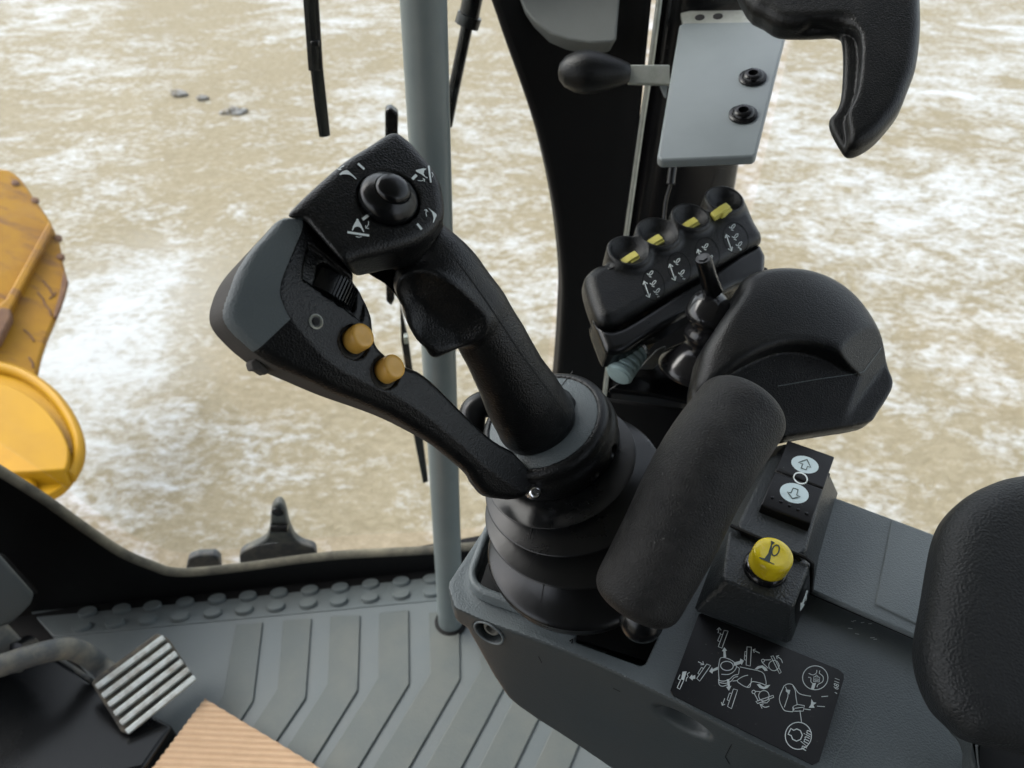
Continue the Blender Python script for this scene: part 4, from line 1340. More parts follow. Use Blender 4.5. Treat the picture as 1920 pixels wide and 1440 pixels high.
# rear panel with its dent
rp_px = [(1548, 932), (1562, 930), (1760, 1004), (1960, 1080), (1900, 1290), (1718, 1194), (1519, 1107)]
MB().prism(cz(rp_px, TZ + 0.0045), A([0, 0, -0.006])).build('rear_panel', M['console'], cn, bevel=0.0022)
MB().prism(cz([(1672, 974), (1800, 1022), (1780, 1200), (1640, 1132)], TZ + 0.0058), A([0, 0, -0.004])).build('rear_panel_step', M['console'], cn, bevel=0.0012)
marks('panel_gap', cn, M['groove'], BVHTree.FromPolygons([Vector(p) for p in cz([(1300, 1000), (1900, 1000), (2000, 1400), (1300, 1400)], TZ + 0.001)], [(0, 1, 2, 3)]), [([(1515, 1111), (1719, 1200), (1790, 1236)], 5.5)])

# --- diagram plate
dpx = [(1310, 1152), (1316, 1150), (1572, 1255), (1582, 1264), (1582, 1274), (1536, 1428), (1524, 1434), (1262, 1304), (1257, 1294)]
DZ = TZ - 0.0012
odp = MB().prism(cz(dpx, DZ), A([0, 0, -0.0008])).build('diagram_plate', M['decal'], cn)
bv_d = BVHTree.FromPolygons([Vector(p) for p in cz(dpx, DZ)], [tuple(range(len(dpx)))])
zd = zz(1240, 1140, 0.208333)
def ds(p, w=6.0, c=False): return (zd(p), max(w * 0.2083, 1.35), c)
st = [ds([(565, 203), (600, 210), (545, 363), (512, 350)], 6, 1), ds([(548, 242), (532, 238), (506, 296), (522, 303)], 5), ds([(536, 232), (524, 228)], 5), ds([(510, 228), (520, 180)], 5), ds([(500, 198), (520, 178), (537, 202)], 5),
      ds([(770, 352), (810, 354), (800, 525), (762, 515)], 6, 1), ds([(767, 395), (752, 393), (746, 468), (762, 470)], 5), ds([(750, 432), (764, 434)], 5), ds([(884, 408), (826, 380)], 5), ds([(846, 371), (824, 379), (836, 403)], 5),
      ds([(408, 506), (443, 520), (345, 660), (318, 636)], 6, 1), ds([(378, 545), (360, 537), (328, 590), (345, 602)], 5), ds([(330, 485), (380, 511)], 5), ds([(372, 482), (382, 512), (352, 513)], 5),
      ds([(178, 640), (202, 650), (165, 733), (142, 718)], 7, 1), ds([(168, 602), (150, 640), (172, 652)], 6), ds(spl([(255, 580), (232, 598), (240, 618), (226, 635), (222, 662)], n=3), 7),
      ds([(648, 730), (685, 740), (630, 908), (595, 888)], 6, 1), ds([(628, 770), (612, 768), (592, 828), (608, 836)], 5), ds([(570, 815), (548, 876)], 5), ds([(540, 850), (547, 878), (572, 868)], 5),
      ds(ell(590, 523, 57, 41, 4), 8, 1),
      ds(spl([(520, 655), (514, 560), (522, 480), (540, 448), (595, 456), (650, 486), (674, 520), (668, 552), (640, 582), (600, 600), (540, 598)], n=4), 5),
      ds(spl([(515, 640), (520, 690), (552, 706), (600, 690)], n=4), 5), ds(spl([(520, 655), (560, 660), (610, 645), (650, 610), (692, 600)], n=4), 5), ds(spl([(522, 672), (575, 680), (625, 662), (655, 628), (690, 618)], n=4), 5),
      ds([(676, 528), (702, 545), (694, 596)], 5), ds(spl([(706, 532), (780, 548), (905, 578), (936, 640), (940, 695), (905, 682), (830, 664), (806, 676), (795, 714), (760, 712), (718, 690), (682, 655), (735, 618), (780, 607)], n=3), 5),
      ds([(640, 660), (680, 655)], 5), ds([(812, 632), (806, 676), (772, 714)], 5),
      ds(ell(914, 476, 13, 13), 6, 1), ds([(905, 490), (962, 545)], 6), ds([(926, 470), (985, 468)], 6), ds(ell(1012, 520, 46, 46), 6, 1), ds([(985, 437), (1006, 433), (1078, 580), (1062, 592)], 6, 1), ds([(1040, 478), (1062, 520), (1052, 545)], 6), ds(spl([(1090, 497), (1075, 462), (1036, 436)], n=3), 7), ds([(1058, 430), (1034, 435), (1042, 462)], 7),
      ds(ell(830, 757, 15, 15), 6, 1), ds([(836, 772), (872, 840)], 6), ds([(846, 752), (890, 754)], 6), ds(ell(922, 792, 47, 47), 6, 1), ds([(850, 843), (1005, 788), (1010, 806), (866, 862)], 7, 1), ds([(905, 856), (950, 855), (975, 828)], 6), ds(spl([(970, 886), (930, 895), (890, 868)], n=3), 7), ds([(918, 868), (887, 868), (906, 906)], 7),
      ds(ell(1384, 630, 114, 108), 7, 1), ds(spl([(1325, 590), (1365, 605), (1395, 585), (1398, 560)], n=3), 6), ds([(1425, 565), (1420, 590)], 6), ds(spl([(1320, 625), (1345, 632), (1345, 665), (1370, 690), (1355, 715)], n=3), 6), ds(spl([(1420, 590), (1455, 620), (1450, 665), (1410, 690), (1400, 715)], n=3), 6), ds([(1372, 620), (1425, 625), (1420, 668), (1368, 662)], 6, 1), ds([(1385, 618), (1395, 605), (1412, 620)], 5), ds([(1380, 640), (1412, 642), (1410, 655), (1380, 652)], 5, 1),
      ds(spl([(1104, 702), (1138, 685), (1175, 690), (1198, 716), (1245, 774), (1345, 796)], n=4), 5), ds(spl([(1104, 702), (1066, 790), (1064, 840), (1085, 892), (1112, 926), (1182, 936)], n=4), 5), ds(spl([(1182, 700), (1204, 745), (1210, 800), (1222, 872)], n=4), 5), ds([(1116, 710), (1140, 762), (1138, 800), (1106, 895)], 5), ds([(1188, 886), (1225, 870), (1286, 880), (1276, 930), (1182, 930)], 6, 1), ds([(1200, 905), (1275, 895)], 5), ds([(1246, 922), (1262, 1036)], 6), ds([(1280, 910), (1342, 918)], 6),
      ds(ell(1232, 1152, 118, 122), 8, 1), ds([(1165, 1086), (1190, 1102), (1218, 1090), (1250, 1105), (1268, 1145), (1252, 1185), (1215, 1200), (1180, 1182), (1168, 1150), (1140, 1138)], 10, 1),
      ds([(1560, 760), (1580, 772)], 5), ds([(1440, 800), (1500, 795)], 4), ds([(1400, 885), (1470, 890)], 4)]
fl = [zd(p) for p in ([(558, 448), (583, 445), (577, 388), (590, 385), (566, 355), (545, 390), (558, 392)], [(650, 493), (705, 478), (712, 457), (742, 476), (722, 516), (715, 503), (655, 525)],
      [(510, 530), (508, 557), (465, 573), (458, 593), (430, 572), (455, 535), (462, 552)], [(190, 575), (228, 572), (205, 650), (178, 640)], [(250, 630), (275, 600), (280, 615), (305, 604), (305, 640), (285, 640), (282, 655)],
      [(588, 645), (610, 640), (617, 705), (630, 702), (608, 747), (582, 712), (597, 709)], [(838, 552), (868, 525), (910, 518), (945, 542), (956, 567), (930, 568), (905, 540), (878, 546), (862, 556)],
      [(858, 690), (885, 685), (905, 705), (925, 712), (948, 697), (980, 693), (955, 722), (920, 734), (885, 722)], [(1178, 888), (1200, 912), (1182, 932)], [(1120, 735), (1160, 740), (1150, 780), (1135, 765), (1120, 752)],
      [(1350, 820), (1368, 850), (1395, 855), (1368, 875), (1378, 900), (1325, 900), (1345, 870)], [(1360, 678), (1392, 675), (1372, 735), (1345, 730)])]
marks('diagram_print', odp, M['greyprint'], bv_d, st, fl, off=0.0003)
def dword(name, txt, c, d, size, par=odp):
    c0, c1 = PZ(*zd([c])[0], DZ + 0.0003), PZ(*zd([d])[0], DZ + 0.0003)
    ux = nrm(c1 - c0)
    uy = nrm(np.cross(ZUP, ux))
    return words(name, txt, par, M['greyprint'], c0, ux, uy, size)
dword('lettering', 'n/min', (1300, 1186), (1330, 1090), 0.0066)
dword('number', '6811', (1580, 680), (1592, 600), 0.0046)

# --- switch pod and horn pod
UZ = TZ + 0.040
h = cz([(1440, 866), (1474, 832), (1548, 872), (1549, 892), (1512, 1030), (1498, 1042), (1388, 992), (1384, 984)], UZ) + cz([(1362, 1010), (1352, 990), (1400, 870), (1440, 840), (1572, 925), (1566, 945), (1520, 1109), (1505, 1108)], TZ)
opod = MB().hull(h).build('switch_pod', M['pod'], cn, bevel=0.005, seg=4)
HZ = TZ + 0.034
h2 = cz([(1368, 996), (1378, 994), (1510, 1052), (1516, 1062), (1490, 1132), (1482, 1138), (1362, 1090), (1356, 1080)], HZ) + cz([(1300, 1146), (1306, 1136), (1370, 960), (1530, 1040), (1521, 1108), (1484, 1204), (1474, 1208)], TZ - 0.002)
ohp = MB().hull(h2).build('horn_pod', M['pod'], cn, bevel=0.006, seg=4)
PODP = BVHTree.FromPolygons([Vector(p) for p in cz([(1300, 900), (1650, 900), (1650, 1200), (1300, 1200)], HZ + 0.0008)], [(0, 1, 2, 3)])
gapm = MB()
gq = [PZ(1372, 986, TZ + 0.0375), PZ(1376, 988, TZ + 0.0385), PZ(1512, 1046, TZ + 0.0385), PZ(1523, 1056, TZ + 0.034), PZ(1522, 1080, TZ + 0.018), PZ(1520, 1108, TZ + 0.003)]
gapm.tube(gq, 0.0016, 8).build('pod_gap', M['groove'], cn)
# rocker
z8 = zz(1380, 820, 0.277778)
rkp = thing  # keep name free
RO = PZ(1498, 899, UZ + 0.012)
RL = nrm(PZ(1515, 857, UZ) - PZ(1480, 947, UZ))                 # along the rocker, away from the operator
RXX = nrm(np.cross(RL, ZUP))
RNN = np.cross(RXX, RL)
def rface(k, tilt):
    n = nrm(RNN + RL * tilt)
    return n
Wd = np.linalg.norm(PZ(1541, 913, UZ + .012) - PZ(1460, 880, UZ + .012)) / 2 * 1.1
ridge = RO
far_ = float(np.linalg.norm(PZ(1521, 842, UZ + .012) - RO))
near_ = float(np.linalg.norm(PZ(1476, 960, UZ + .012) - RO))
prof = [(-near_, -0.020), (-near_ + .001, -0.004), (-near_ + 0.003, -0.0034), (-near_ * .5, -0.0012), (-0.0011, -0.0002), (0, -0.0016), (0.0011, 0.0), (far_ * .5, 0.0010), (far_ - 0.003, 0.0022), (far_, 0.0004), (far_, -0.020)]
sec = [ridge + RL * a + RNN * b - RXX * Wd for a, b in prof]
ork = MB().prism(sec, RXX * Wd * 2).build('rocker', M['decal'], opod, bevel=0.0016, seg=3)
MB().prism([ridge + RL * a + RXX * b - RNN * 0.0305 for a, b in ((-near_ - .003, -Wd - .002), (-near_ - .003, Wd + .002), (far_ + .001, Wd + .002), (far_ + .001, -Wd - .002))], RNN * 0.012).build('rocker_bezel', M['black_smooth'], opod, bevel=0.001)
bv_rk = bvh_of(ork)
e1, e2 = z8(ell(465, 185, 95, 56, 16)), z8(ell(393, 378, 100, 66, 16))
olens = marks('rocker_lens', ork, M['ice'], bv_rk, [], [e1], off=0.0002)
olens2 = marks('rocker_lens', ork, M['ice'], bv_rk, [], [e2], off=0.0002)
def w8(p, w, c=False): return (z8(p), w * 0.2778, c)
marks('arrow_up', olens, M['ink'], bv_rk, [w8([(478, 152), (503, 205), (482, 198), (472, 222), (438, 210), (450, 182), (420, 172)], 7, True)], off=0.0005)
marks('arrow_down', olens2, M['ink'], bv_rk, [w8([(385, 345), (418, 355), (408, 392), (432, 403), (380, 416), (345, 370), (370, 378)], 7, True)], off=0.0005)
marks('ring_symbol', ork, M['white'], bv_rk, [w8(ell(435, 277, 47, 35, 25), 10, True)], off=0.0003)
marks('rocker_split', ork, M['groove'], bv_rk, [w8([(290, 212), (584, 342)], 10)], off=0.0001)
for k in range(5):
    c, n_ = hit(bv_rk, *z8([(245 + k * 58, 408 + k * 27)])[0])
    if c is not None: MB().lathe(c, n_, [(0.0016, -0.0004), (0.0013, 0.0006), (0.0, 0.0009)], 12).build('grip_bump', M['black_smooth'], ork)
# horn button
HB = PZ(1434, 1067, HZ)
hnm = nrm(ZUP * 1.0 + A([0.05, -0.12, 0]))
hr_ = 39.0 * 0.5 / FPX
hbase = MB().lathe(HB, hnm, [(hr_ * 1.12, -0.004), (hr_ * 1.12, 0.002), (hr_ * 1.03, 0.005), (hr_ * .8, 0.006), (hr_ * .8, 0.010)], 40).build('horn_base', M['gloss'], ohp, ang=50)
ohb = MB().lathe(HB, hnm, [(hr_ * .90, 0.0065), (hr_ * .985, 0.0072), (hr_, 0.009), (hr_, 0.0185), (hr_ * .975, 0.0205), (hr_ * .92, 0.0215), (hr_ * .6, 0.0212), (0, 0.0208)], 56).build('horn_button', M['yellow'], ohp, ang=60)
bv_h = bvh_of(ohb)
marks('horn_symbol', ohb, M['ink'], bv_h, [w8(spl(ell(266, 764, 23, 37, 22, 10), True, 3), 9, True)], [z8([(236, 698), (262, 712), (243, 728), (237, 790), (228, 842), (260, 856), (256, 860), (154, 816), (158, 810), (192, 818), (216, 785), (236, 720)])], off=0.0003)
# arrow plate on the horn pod's right flank
bv_hp = bvh_of(ohp)
MK = marks('arrow_plate', ohp, M['decal'], bv_hp, [], [z8([(482, 932), (494, 940), (494, 1040), (412, 1258), (400, 1262), (400, 1130)])], off=0.0006)
marks('plate_arrow', MK, M['white'], bv_hp, [w8([(474, 1030), (440, 1125)], 12), w8([(464, 1100), (470, 1035)], 5)], [z8([(424, 1175), (426, 1110), (456, 1125)])], off=0.0009)

# ------------------------------------------------------------------ wrist pad
wpo = thing('wrist_pad', 'worn fat black foam wrist pad on a ball joint in front of the joystick boot', 'wrist pad', P(1205, 1180, 0.52))
W_ = [(1202, 1104, .476, 86), (1252, 1010, .474, 89), (1297, 915, .476, 90), (1338, 845, .482, 90), (1384, 780, .492, 87)]
W_ = [tuple(q) for q in spl(W_, n=3)]
wp_ = [(P(x, y, d), r * d / FPX) for x, y, d, r in W_]
vol = Vol([p for p, r in wp_], 0.0016, pad=0.045)
pad = None
for (a, ra), (b, rb) in zip(wp_[:-1], wp_[1:]):
    d = vol.cone(a, b, ra, rb)
    pad = d if pad is None else np.minimum(pad, d)
for (p, q, k) in ((wp_[0][0], wp_[1][0], 0.0175), (wp_[-1][0], wp_[-2][0], 0.0165)):
    n = nrm(p - q)
    e = (vol.X - f32(p[0])) * f32(n[0]) + (vol.Y - f32(p[1])) * f32(n[1]) + (vol.Z - f32(p[2])) * f32(n[2]) - f32(k)
    pad = smax(pad, e, 0.012)
V, F = vol.mesh(pad)
mk('foam_pad', V, F, M['foam'], wpo, ang=0)
del vol, pad
bc = P(1203, 1163, 0.492)
mb = MB()
mb.lathe(bc, nrm(ZUP + RT * -.1), [(0.0148 * math.sin(t), -0.0148 * math.cos(t)) for t in [math.pi * k / 16 for k in range(17)]], 32)
mb.build('ball', M['black_smooth'], wpo)
MB().tube([bc, PZ(1165, 1150, TZ - 0.042)], 0.006, 12).build('stem', M['frame'], wpo)

# ------------------------------------------------------------------ seat armrest on the right
sa = thing('seat_armrest', 'large grained black vinyl armrest at the right edge', 'armrest', P(1850, 1300, 0.46))
an = cv(0.86, -0.18, 0.42)
AF = Fr(P(1850, 1100, 0.44), an)
apx = spl([(1935, 872), (1885, 886), (1836, 911), (1799, 948), (1781, 988), (1770, 1042), (1759, 1112), (1746, 1190), (1747, 1235), (1760, 1283), (1783, 1328), (1812, 1358), (1850, 1388), (1930, 1408), (2100, 1440), (2300, 1400), (2350, 1100), (2200, 880), (2050, 860)], True, 3)
apts = [AF.pt(*AF.uv(x, y), k) for x, y in apx for k in (-0.07, 0.02)]
vol = Vol(apts, 0.0022, pad=0.006)
LA = vol.loc(AF)
arm = vol.ext(AF, AF.uvs(apx), -0.06, 0.0, 0.026, LA)
arm = smax(arm, vol.ball(AF.pt(*AF.uv(1930, 1120), -0.62), 0.622), 0.02)
V, F = vol.mesh(arm)
mk('cushion', V, F, M['leather'], sa, ang=0)
del vol, LA, arm
lipx = [(1790, 1350), (1812, 1372), (1820, 1395), (1818, 1420), (1828, 1460), (1845, 1470), (1838, 1430), (1836, 1400), (1842, 1378), (1850, 1372), (1830, 1355)]
MB().prism(cz(lipx, TZ + 0.012), A([0, 0, -0.015])).build('pocket_rim', M['side'], sa, bevel=0.003)
MB().prism(cz([(1838, 1378), (1836, 1440), (1850, 1480), (2100, 1500), (2100, 1420), (1900, 1390)], TZ + 0.004), A([0, 0, -0.006])).build('dark_hollow_sheet', M['groove'], sa)  # black sheet on the console top stands in for a shaded hollow

# ------------------------------------------------------------------ rear mount, small lever, hood, four-switch pod
rm = thing('lever_bracket', 'black steel shelf with hydraulic fittings behind the joystick boot', 'bracket', P(1230, 740, .74))
sh = [(1140, 729), (1170, 733), (1225, 738), (1275, 748), (1318, 760), (1400, 740), (1420, 690), (1320, 660), (1240, 668), (1180, 705)]
sp = [P(x, y, .72 if y > 700 else .78) for x, y in sh]
MB().prism(sp, A([0, 0, -0.006])).build('shelf', M['frame'], rm, bevel=0.002)
MB().prism([p + FW * 0.012 - UP * .004 for p in (P(1138, 738, .72), P(1322, 764, .72), P(1440, 800, .72), P(1400, 850, .72), P(1120, 850, .72))], FW * 0.02).build('skirt', M['mattblack'], rm, bevel=0.004)
MB().hull([P(x, y, d) for x, y in ((1195, 660), (1230, 610), (1340, 520), (1440, 500), (1420, 700), (1300, 725)) for d in (.80, .86)]).build('dark_backing', M['mattblack'], rm, bevel=0.004)  # added dark backing that closes the bright gap between boot and pod
def fit(pa, pb, segs, name, m_):
    ax = nrm(pb - pa); l = np.linalg.norm(pb - pa)
    return MB().lathe(pa, ax, [(r, t * l) for r, t in segs], 24).build(name, m_, rm, ang=35)
pa, pb = P(1158, 706, .70), P(1191, 655, .715)
R_ = 27 * .70 / FPX
sg = [(R_ * .6, 0), (R_ * .85, .02)]
for k in range(5):
    t = .05 + k * .19
    sg += [(R_ * .88, t), (R_ * 1.0, t + .03), (R_ * 1.0, t + .12), (R_ * .88, t + .15)]
fit(pa, pb, sg, 'cap_plug', M['plug'])
pc2 = P(1196, 648, .716)
fit(pb, pc2, [(R_ * .95, 0), (R_ * 1.02, .3), (R_ * .95, 1)], 'seal_ring', M['chrome'])
pd2 = P(1213, 626, .722)
ax = nrm(pd2 - pc2)
MB().lathe(pc2, ax, [(R_ * .8, 0), (R_ * .85, .0005), (R_ * .85, np.linalg.norm(pd2 - pc2)), (R_ * .6, np.linalg.norm(pd2 - pc2) + .003)], 6).build('hex_nut', M['brass'], rm, bevel=0.0006)
fit(pd2, P(1250, 590, .735), [(R_ * .55, 0), (R_ * .55, .5), (R_ * .8, .55), (R_ * .8, .9)], 'fitting', M['brass'])
MB().prism([P(x, y, .735) for x, y in ((1168, 722), (1232, 655), (1248, 648), (1250, 668), (1192, 724))], FW * 0.004).build('tab', M['armsteel'], rm, bevel=0.001)

sl_ = thing('small_lever', 'thin black lever rising from a glossy bellows beside the smooth hood', 'lever', P(1300, 690, .72))
la, lb = P(1318, 484, .640), P(1336, 546, .668)
MB().tube([la, la + (lb - la) * .05, la + (lb - la) * .5, lb], [14 * .64 / FPX, 15.5 * .64 / FPX, 16 * .65 / FPX, 19 * .66 / FPX], 22).build('lever_shaft', M['black_smooth'], sl_, ang=50)
lax = nrm(la - lb)
MB().tube([la - lax * .0005, la + lax * .0012], 9 * .64 / FPX, 6).build('lever_tip', M['gloss'], sl_)
bx_ = [(1336, 548, .668, 20), (1334, 556, .669, 30), (1332, 575, .672, 42), (1330, 588, .674, 46), (1328, 596, .677, 44), (1326, 602, .680, 30), (1325, 612, .684, 30), (1322, 624, .688, 38), (1319, 632, .691, 38), (1317, 638, .694, 28), (1314, 650, .700, 32), (1306, 662, .705, 42), (1302, 680, .712, 66), (1300, 690, .716, 68), (1300, 696, .718, 62)]
RR = []
bax = nrm(P(1336, 548, .668) - P(1300, 690, .716))
for x, y, d, r in bx_:
    c = P(x, y, d)
    u = nrm(RT - bax * np.dot(RT, bax)); v = np.cross(bax, u)
    RR.append([c + (u * math.cos(t) + v * math.sin(t)) * r * d / FPX for t in [2 * math.pi * k / 48 for k in range(48)]])
MB().rings(RR[::-1]).build('boot', M['gloss'], sl_, ang=0, sub=1)

hd = thing('palm_hood', 'smooth domed black hood on the right of the small lever', 'hood', P(1500, 760, .68))
HDN = cv(0.90, 0.02, 0.40)
HDF = Fr(P(1480, 620, 0.62), HDN)
dpx_ = spl([(1398, 514), (1430, 498), (1477, 492), (1535, 497), (1586, 517), (1622, 545), (1655, 587), (1678, 628), (1700, 672), (1706, 694), (1698, 716), (1676, 750), (1655, 770), (1560, 786), (1470, 800), (1400, 800), (1330, 760), (1312, 716), (1319, 670), (1328, 636), (1358, 590), (1388, 545)], True, 3)
vol = Vol([HDF.pt(*HDF.uv(x, y), k) for x, y in dpx_ for k in (-0.07, 0.03)], 0.0016, pad=0.006)
LD = vol.loc(HDF)
low = spl([(1300, 730), (1330, 742), (1458, 724), (1540, 710), (1611, 699), (1630, 680), (1668, 630), (1710, 660), (1710, 720), (1660, 775), (1470, 803), (1330, 800)], True, 3)
dome = vol.ext(HDF, HDF.uvs(dpx_), -0.045, 0.010, 0.010, LD)
dome = smax(dome, vol.ball(HDF.pt(*HDF.uv(1490, 620), -0.145), 0.158), 0.012)
dsh = vol.poly(HDF, HDF.uvs(spl([(1300, 742), (1335, 716), (1385, 682), (1440, 657), (1489, 648), (1545, 656), (1600, 680), (1640, 700), (1650, 780), (1470, 860), (1300, 820)], True, 3)), LD)
slope_ = (LD[1] - f32(HDF.uv(1489, 648)[1]))
dome = smax(dome, -np.maximum(dsh, -(LD[2] + f32(0.012) - slope_ * 0.25)), 0.007)
fa_, fb_ = A(HDF.uv(1612, 702)), A(HDF.uv(1676, 616))
fd_ = (fb_ - fa_) / np.linalg.norm(fb_ - fa_)
dl_ = (LD[0] - f32(fa_[0])) * f32(fd_[1]) - (LD[1] - f32(fa_[1])) * f32(fd_[0])
dome = smax(dome, (LD[2] + f32(0.014) + 0.8 * dl_) / f32(1.28), 0.0015)
base = vol.ext(HDF, HDF.uvs(dpx_), -0.048, -0.026, 0.003, LD)
dome = smin(dome, base, 0.002)
V, F = vol.mesh(dome)
ohd = mk('shell', V, F, M['black'], hd, ang=0)
bv_hd = bvh_of(ohd)
marks('shell_seam', ohd, M['cover'], bv_hd, [(spl([(1458, 724), (1540, 710), (1611, 699), (1628, 684), (1668, 630)], n=4), 1.5)], off=0.0003)
del vol, LD, dome, dsh, base
# grey connector under the hood
cnx = thing('cable_connector', 'small grey cable connector peeking out below the black hood', 'connector', P(1465, 800, .70))
MB().hull([P(x, y, d) for x, y in ((1448, 790), (1500, 782), (1496, 800), (1470, 822), (1450, 826)) for d in (.69, .72)]).build('shell', M['side'], cnx, bevel=0.003)
for x, y in ((1460, 818), (1482, 806)):
    MB().tube([P(x + 6, y - 14, .695), P(x, y, .69)], 10 * .69 / FPX, 14).build('pin_boot', M['side'], cnx, bevel=0.001)
MB().tube(spl([P(1440, 800, .70), P(1432, 830, .70), P(1420, 858, .705), P(1405, 880, .71)], n=4), 8 * .7 / FPX, 10).build('cable', M['rubber'], cnx)

sp_ = thing('switch_pod', 'black control pod with four pale yellow finger switches', 'control pod', P(1280, 600, .76))
PN = cv(0.86, 0.08, 0.5)
PDF = Fr(P(1270, 480, .73), PN)
top_o = [(1098, 520), (1104, 505), (1117, 494), (1132, 489), (1150, 489), (1185, 470), (1240, 440), (1300, 410), (1335, 385), (1338, 358), (1350, 346), (1366, 344), (1384, 350), (1402, 370), (1420, 410), (1434, 441), (1400, 462), (1336, 499), (1267, 537), (1183, 590), (1153, 603), (1126, 597), (1110, 565)]
tsm = spl(top_o, True, 3)
bas_o = [(1108, 560), (1126, 598), (1153, 606), (1190, 590), (1270, 540), (1340, 500), (1433, 443), (1443, 495), (1436, 505), (1390, 520), (1300, 572), (1220, 620), (1190, 640), (1168, 648), (1148, 648), (1138, 640)]
vol = Vol([PDF.pt(*PDF.uv(x, y), k) for x, y in top_o + bas_o for k in (-0.055, 0.022)], 0.0012, pad=0.012)
LP = vol.loc(PDF)
pod = vol.ext(PDF, PDF.uvs(tsm), -0.034, 0.0, 0.012, LP)
SWC = [(1177, 471, 39), (1232, 437, 41), (1293, 407, 37), (1356, 375, 38)]
HWN = nrm(PN + UP * 0.12)
for x, y, r in SWC:
    c = PDF.pt(*PDF.uv(x, y + 4), 0.0)
    pod = smin(pod, vol.cyl(c, HWN, r * .72 / FPX * 1.06, -0.022, 0.0050, 0.003), 0.008)
for x, y, r in SWC:
    c = PDF.pt(*PDF.uv(x, y + 4), 0.0)
    R1 = r * .72 / FPX
    pod = smax(pod, -vol.ball(c + HWN * (0.0050 + R1 * 0.55), R1 * 1.08), 0.0012)
V, F = vol.mesh(pod)
opd = mk('housing', V, F, M['black'], sp_, ang=0)
b2 = vol.ext(PDF, PDF.uvs(spl(bas_o, True, 2)), -0.042, -0.0090, 0.007, LP)
V, F = vol.mesh(b2)
mk('base', V, F, M['black_smooth'], sp_, ang=0)
del vol, LP, pod, b2
bv_p = bvh_of(opd)
zp = zz(1090, 330, 0.229153)
along = nrm(PDF.pt(*PDF.uv(1293, 413)) - PDF.pt(*PDF.uv(1232, 443)))
for (x, y, r), (sx_, sy_) in zip(SWC, ((1178, 488), (1223, 456), (1290, 424), (1350, 397))):
    c = PDF.pt(*PDF.uv(x, y + 4), 0.0)
    R1 = r * .72 / FPX
    MB().lathe(c - HWN * 0.0062, HWN, [(R1 * .66, 0), (R1 * .66, 0.0016), (0, 0.0016)], 28).build('switch_well', M['groove'], sp_)
    c2, _n = hit(bv_p, sx_, sy_)
    if c2 is None: c2 = c
    sxd = nrm(along - HWN * np.dot(along, HWN))
    syd = np.cross(HWN, sxd)
    pr_ = []
    for k in range(-6, 7):
        t = k / 6
        pr_.append((t * 0.0098, 0.0010 + 0.0026 * t + 0.0010 * (1 - t * t)))
    body_ = [c2 + sxd * a + HWN * (b + 0.002) for a, b in pr_] + [c2 + sxd * 0.0092 - HWN * 0.006, c2 - sxd * 0.0092 - HWN * 0.006]
    yo = MB().prism([p - syd * 0.0038 for p in body_], syd * 0.0076).build('finger_switch', M['paleyellow'], sp_, bevel=0.0008)
    MB().prism([c2 + sxd * a + HWN * b - syd * 0.0062 for a, b in ((-0.002, -0.004), (-0.001, 0.0022), (0.004, 0.003), (0.0105, 0.0035), (0.0108, -0.004))], syd * 0.004).build('switch_skirt', M['paleyellow'], yo, bevel=0.0006)
for x, y in ((235, 742), (1250, 90)):
    c, n_ = hit(bv_p, *zp([(x, y)])[0])
    if c is not None:
        MB().lathe(c, n_, [(0.0042, -0.001), (0.0042, 0.0004), (0.0034, 0.0007), (0.0030, -0.0002), (0, -0.0002)], 20).build('pod_screw', M['frame'], sp_)
DISC = [((590, 892), 88, 130, -12), ((800, 752), 92, 128, -14), ((1030, 632), 96, 130, -16), ((1262, 510), 100, 130, -18)]
def wp3(p, w, c=False): return (zp(p), max(w * .229, 1.2), c)
for i, ((x, y), rx, ry, ro) in enumerate(DISC):
    dsk = marks('symbol_disc', sp_, M['mattblack'], bv_p, [wp3(ell(x, y, rx, ry, ro, 30), 7, True)], off=0.0002)
    st = []
    ax0, ay0 = x - 78, y - 22
    st += [wp3([(ax0, ay0 - 5), (ax0 + 44, ay0 + 122)], 7), wp3([(ax0 - 8, ay0 + 22), (ax0, ay0 - 8), (ax0 + 28, ay0 + 14)], 7), wp3([(ax0 + 15, ay0 + 108), (ax0 + 44, ay0 + 125), (ax0 + 50, ay0 + 92)], 7)]
    gl = [(-32, -88), (-8, -10), (22, 55)] if i in (0, 3) else [(-22, -50), (14, 45)]
    for gx, gy in gl:
        cx, cy = x + gx, y + gy
        st += [wp3(ell(cx + 12, cy - 8, 22, 9, -50, 10), 5, True), wp3([(cx - 22, cy - 4), (cx - 8, cy + 8)], 6), wp3([(cx - 6, cy + 18), (cx + 14, cy + 26)], 5)]
    nx_, ny_ = x + 38, y + 92
    num = {0: [[(nx_ - 8, ny_ + 6), (nx_ + 8, ny_ - 2)]], 1: [[(nx_ - 10, ny_), (nx_ - 4, ny_ - 8), (nx_ + 2, ny_ + 4), (nx_ + 8, ny_ - 6)]], 2: [], 3: [[(nx_ - 8, ny_), (nx_ + 8, ny_ - 6)], [(nx_, ny_ - 10), (nx_ + 4, ny_ + 8)]]}[i]
    st += [wp3(q, 5) for q in num]
    if i == 2: st = st[:2] + st[3:]
    marks('switch_symbol', dsk, M['greyprint'], bv_p, st, off=0.0004)

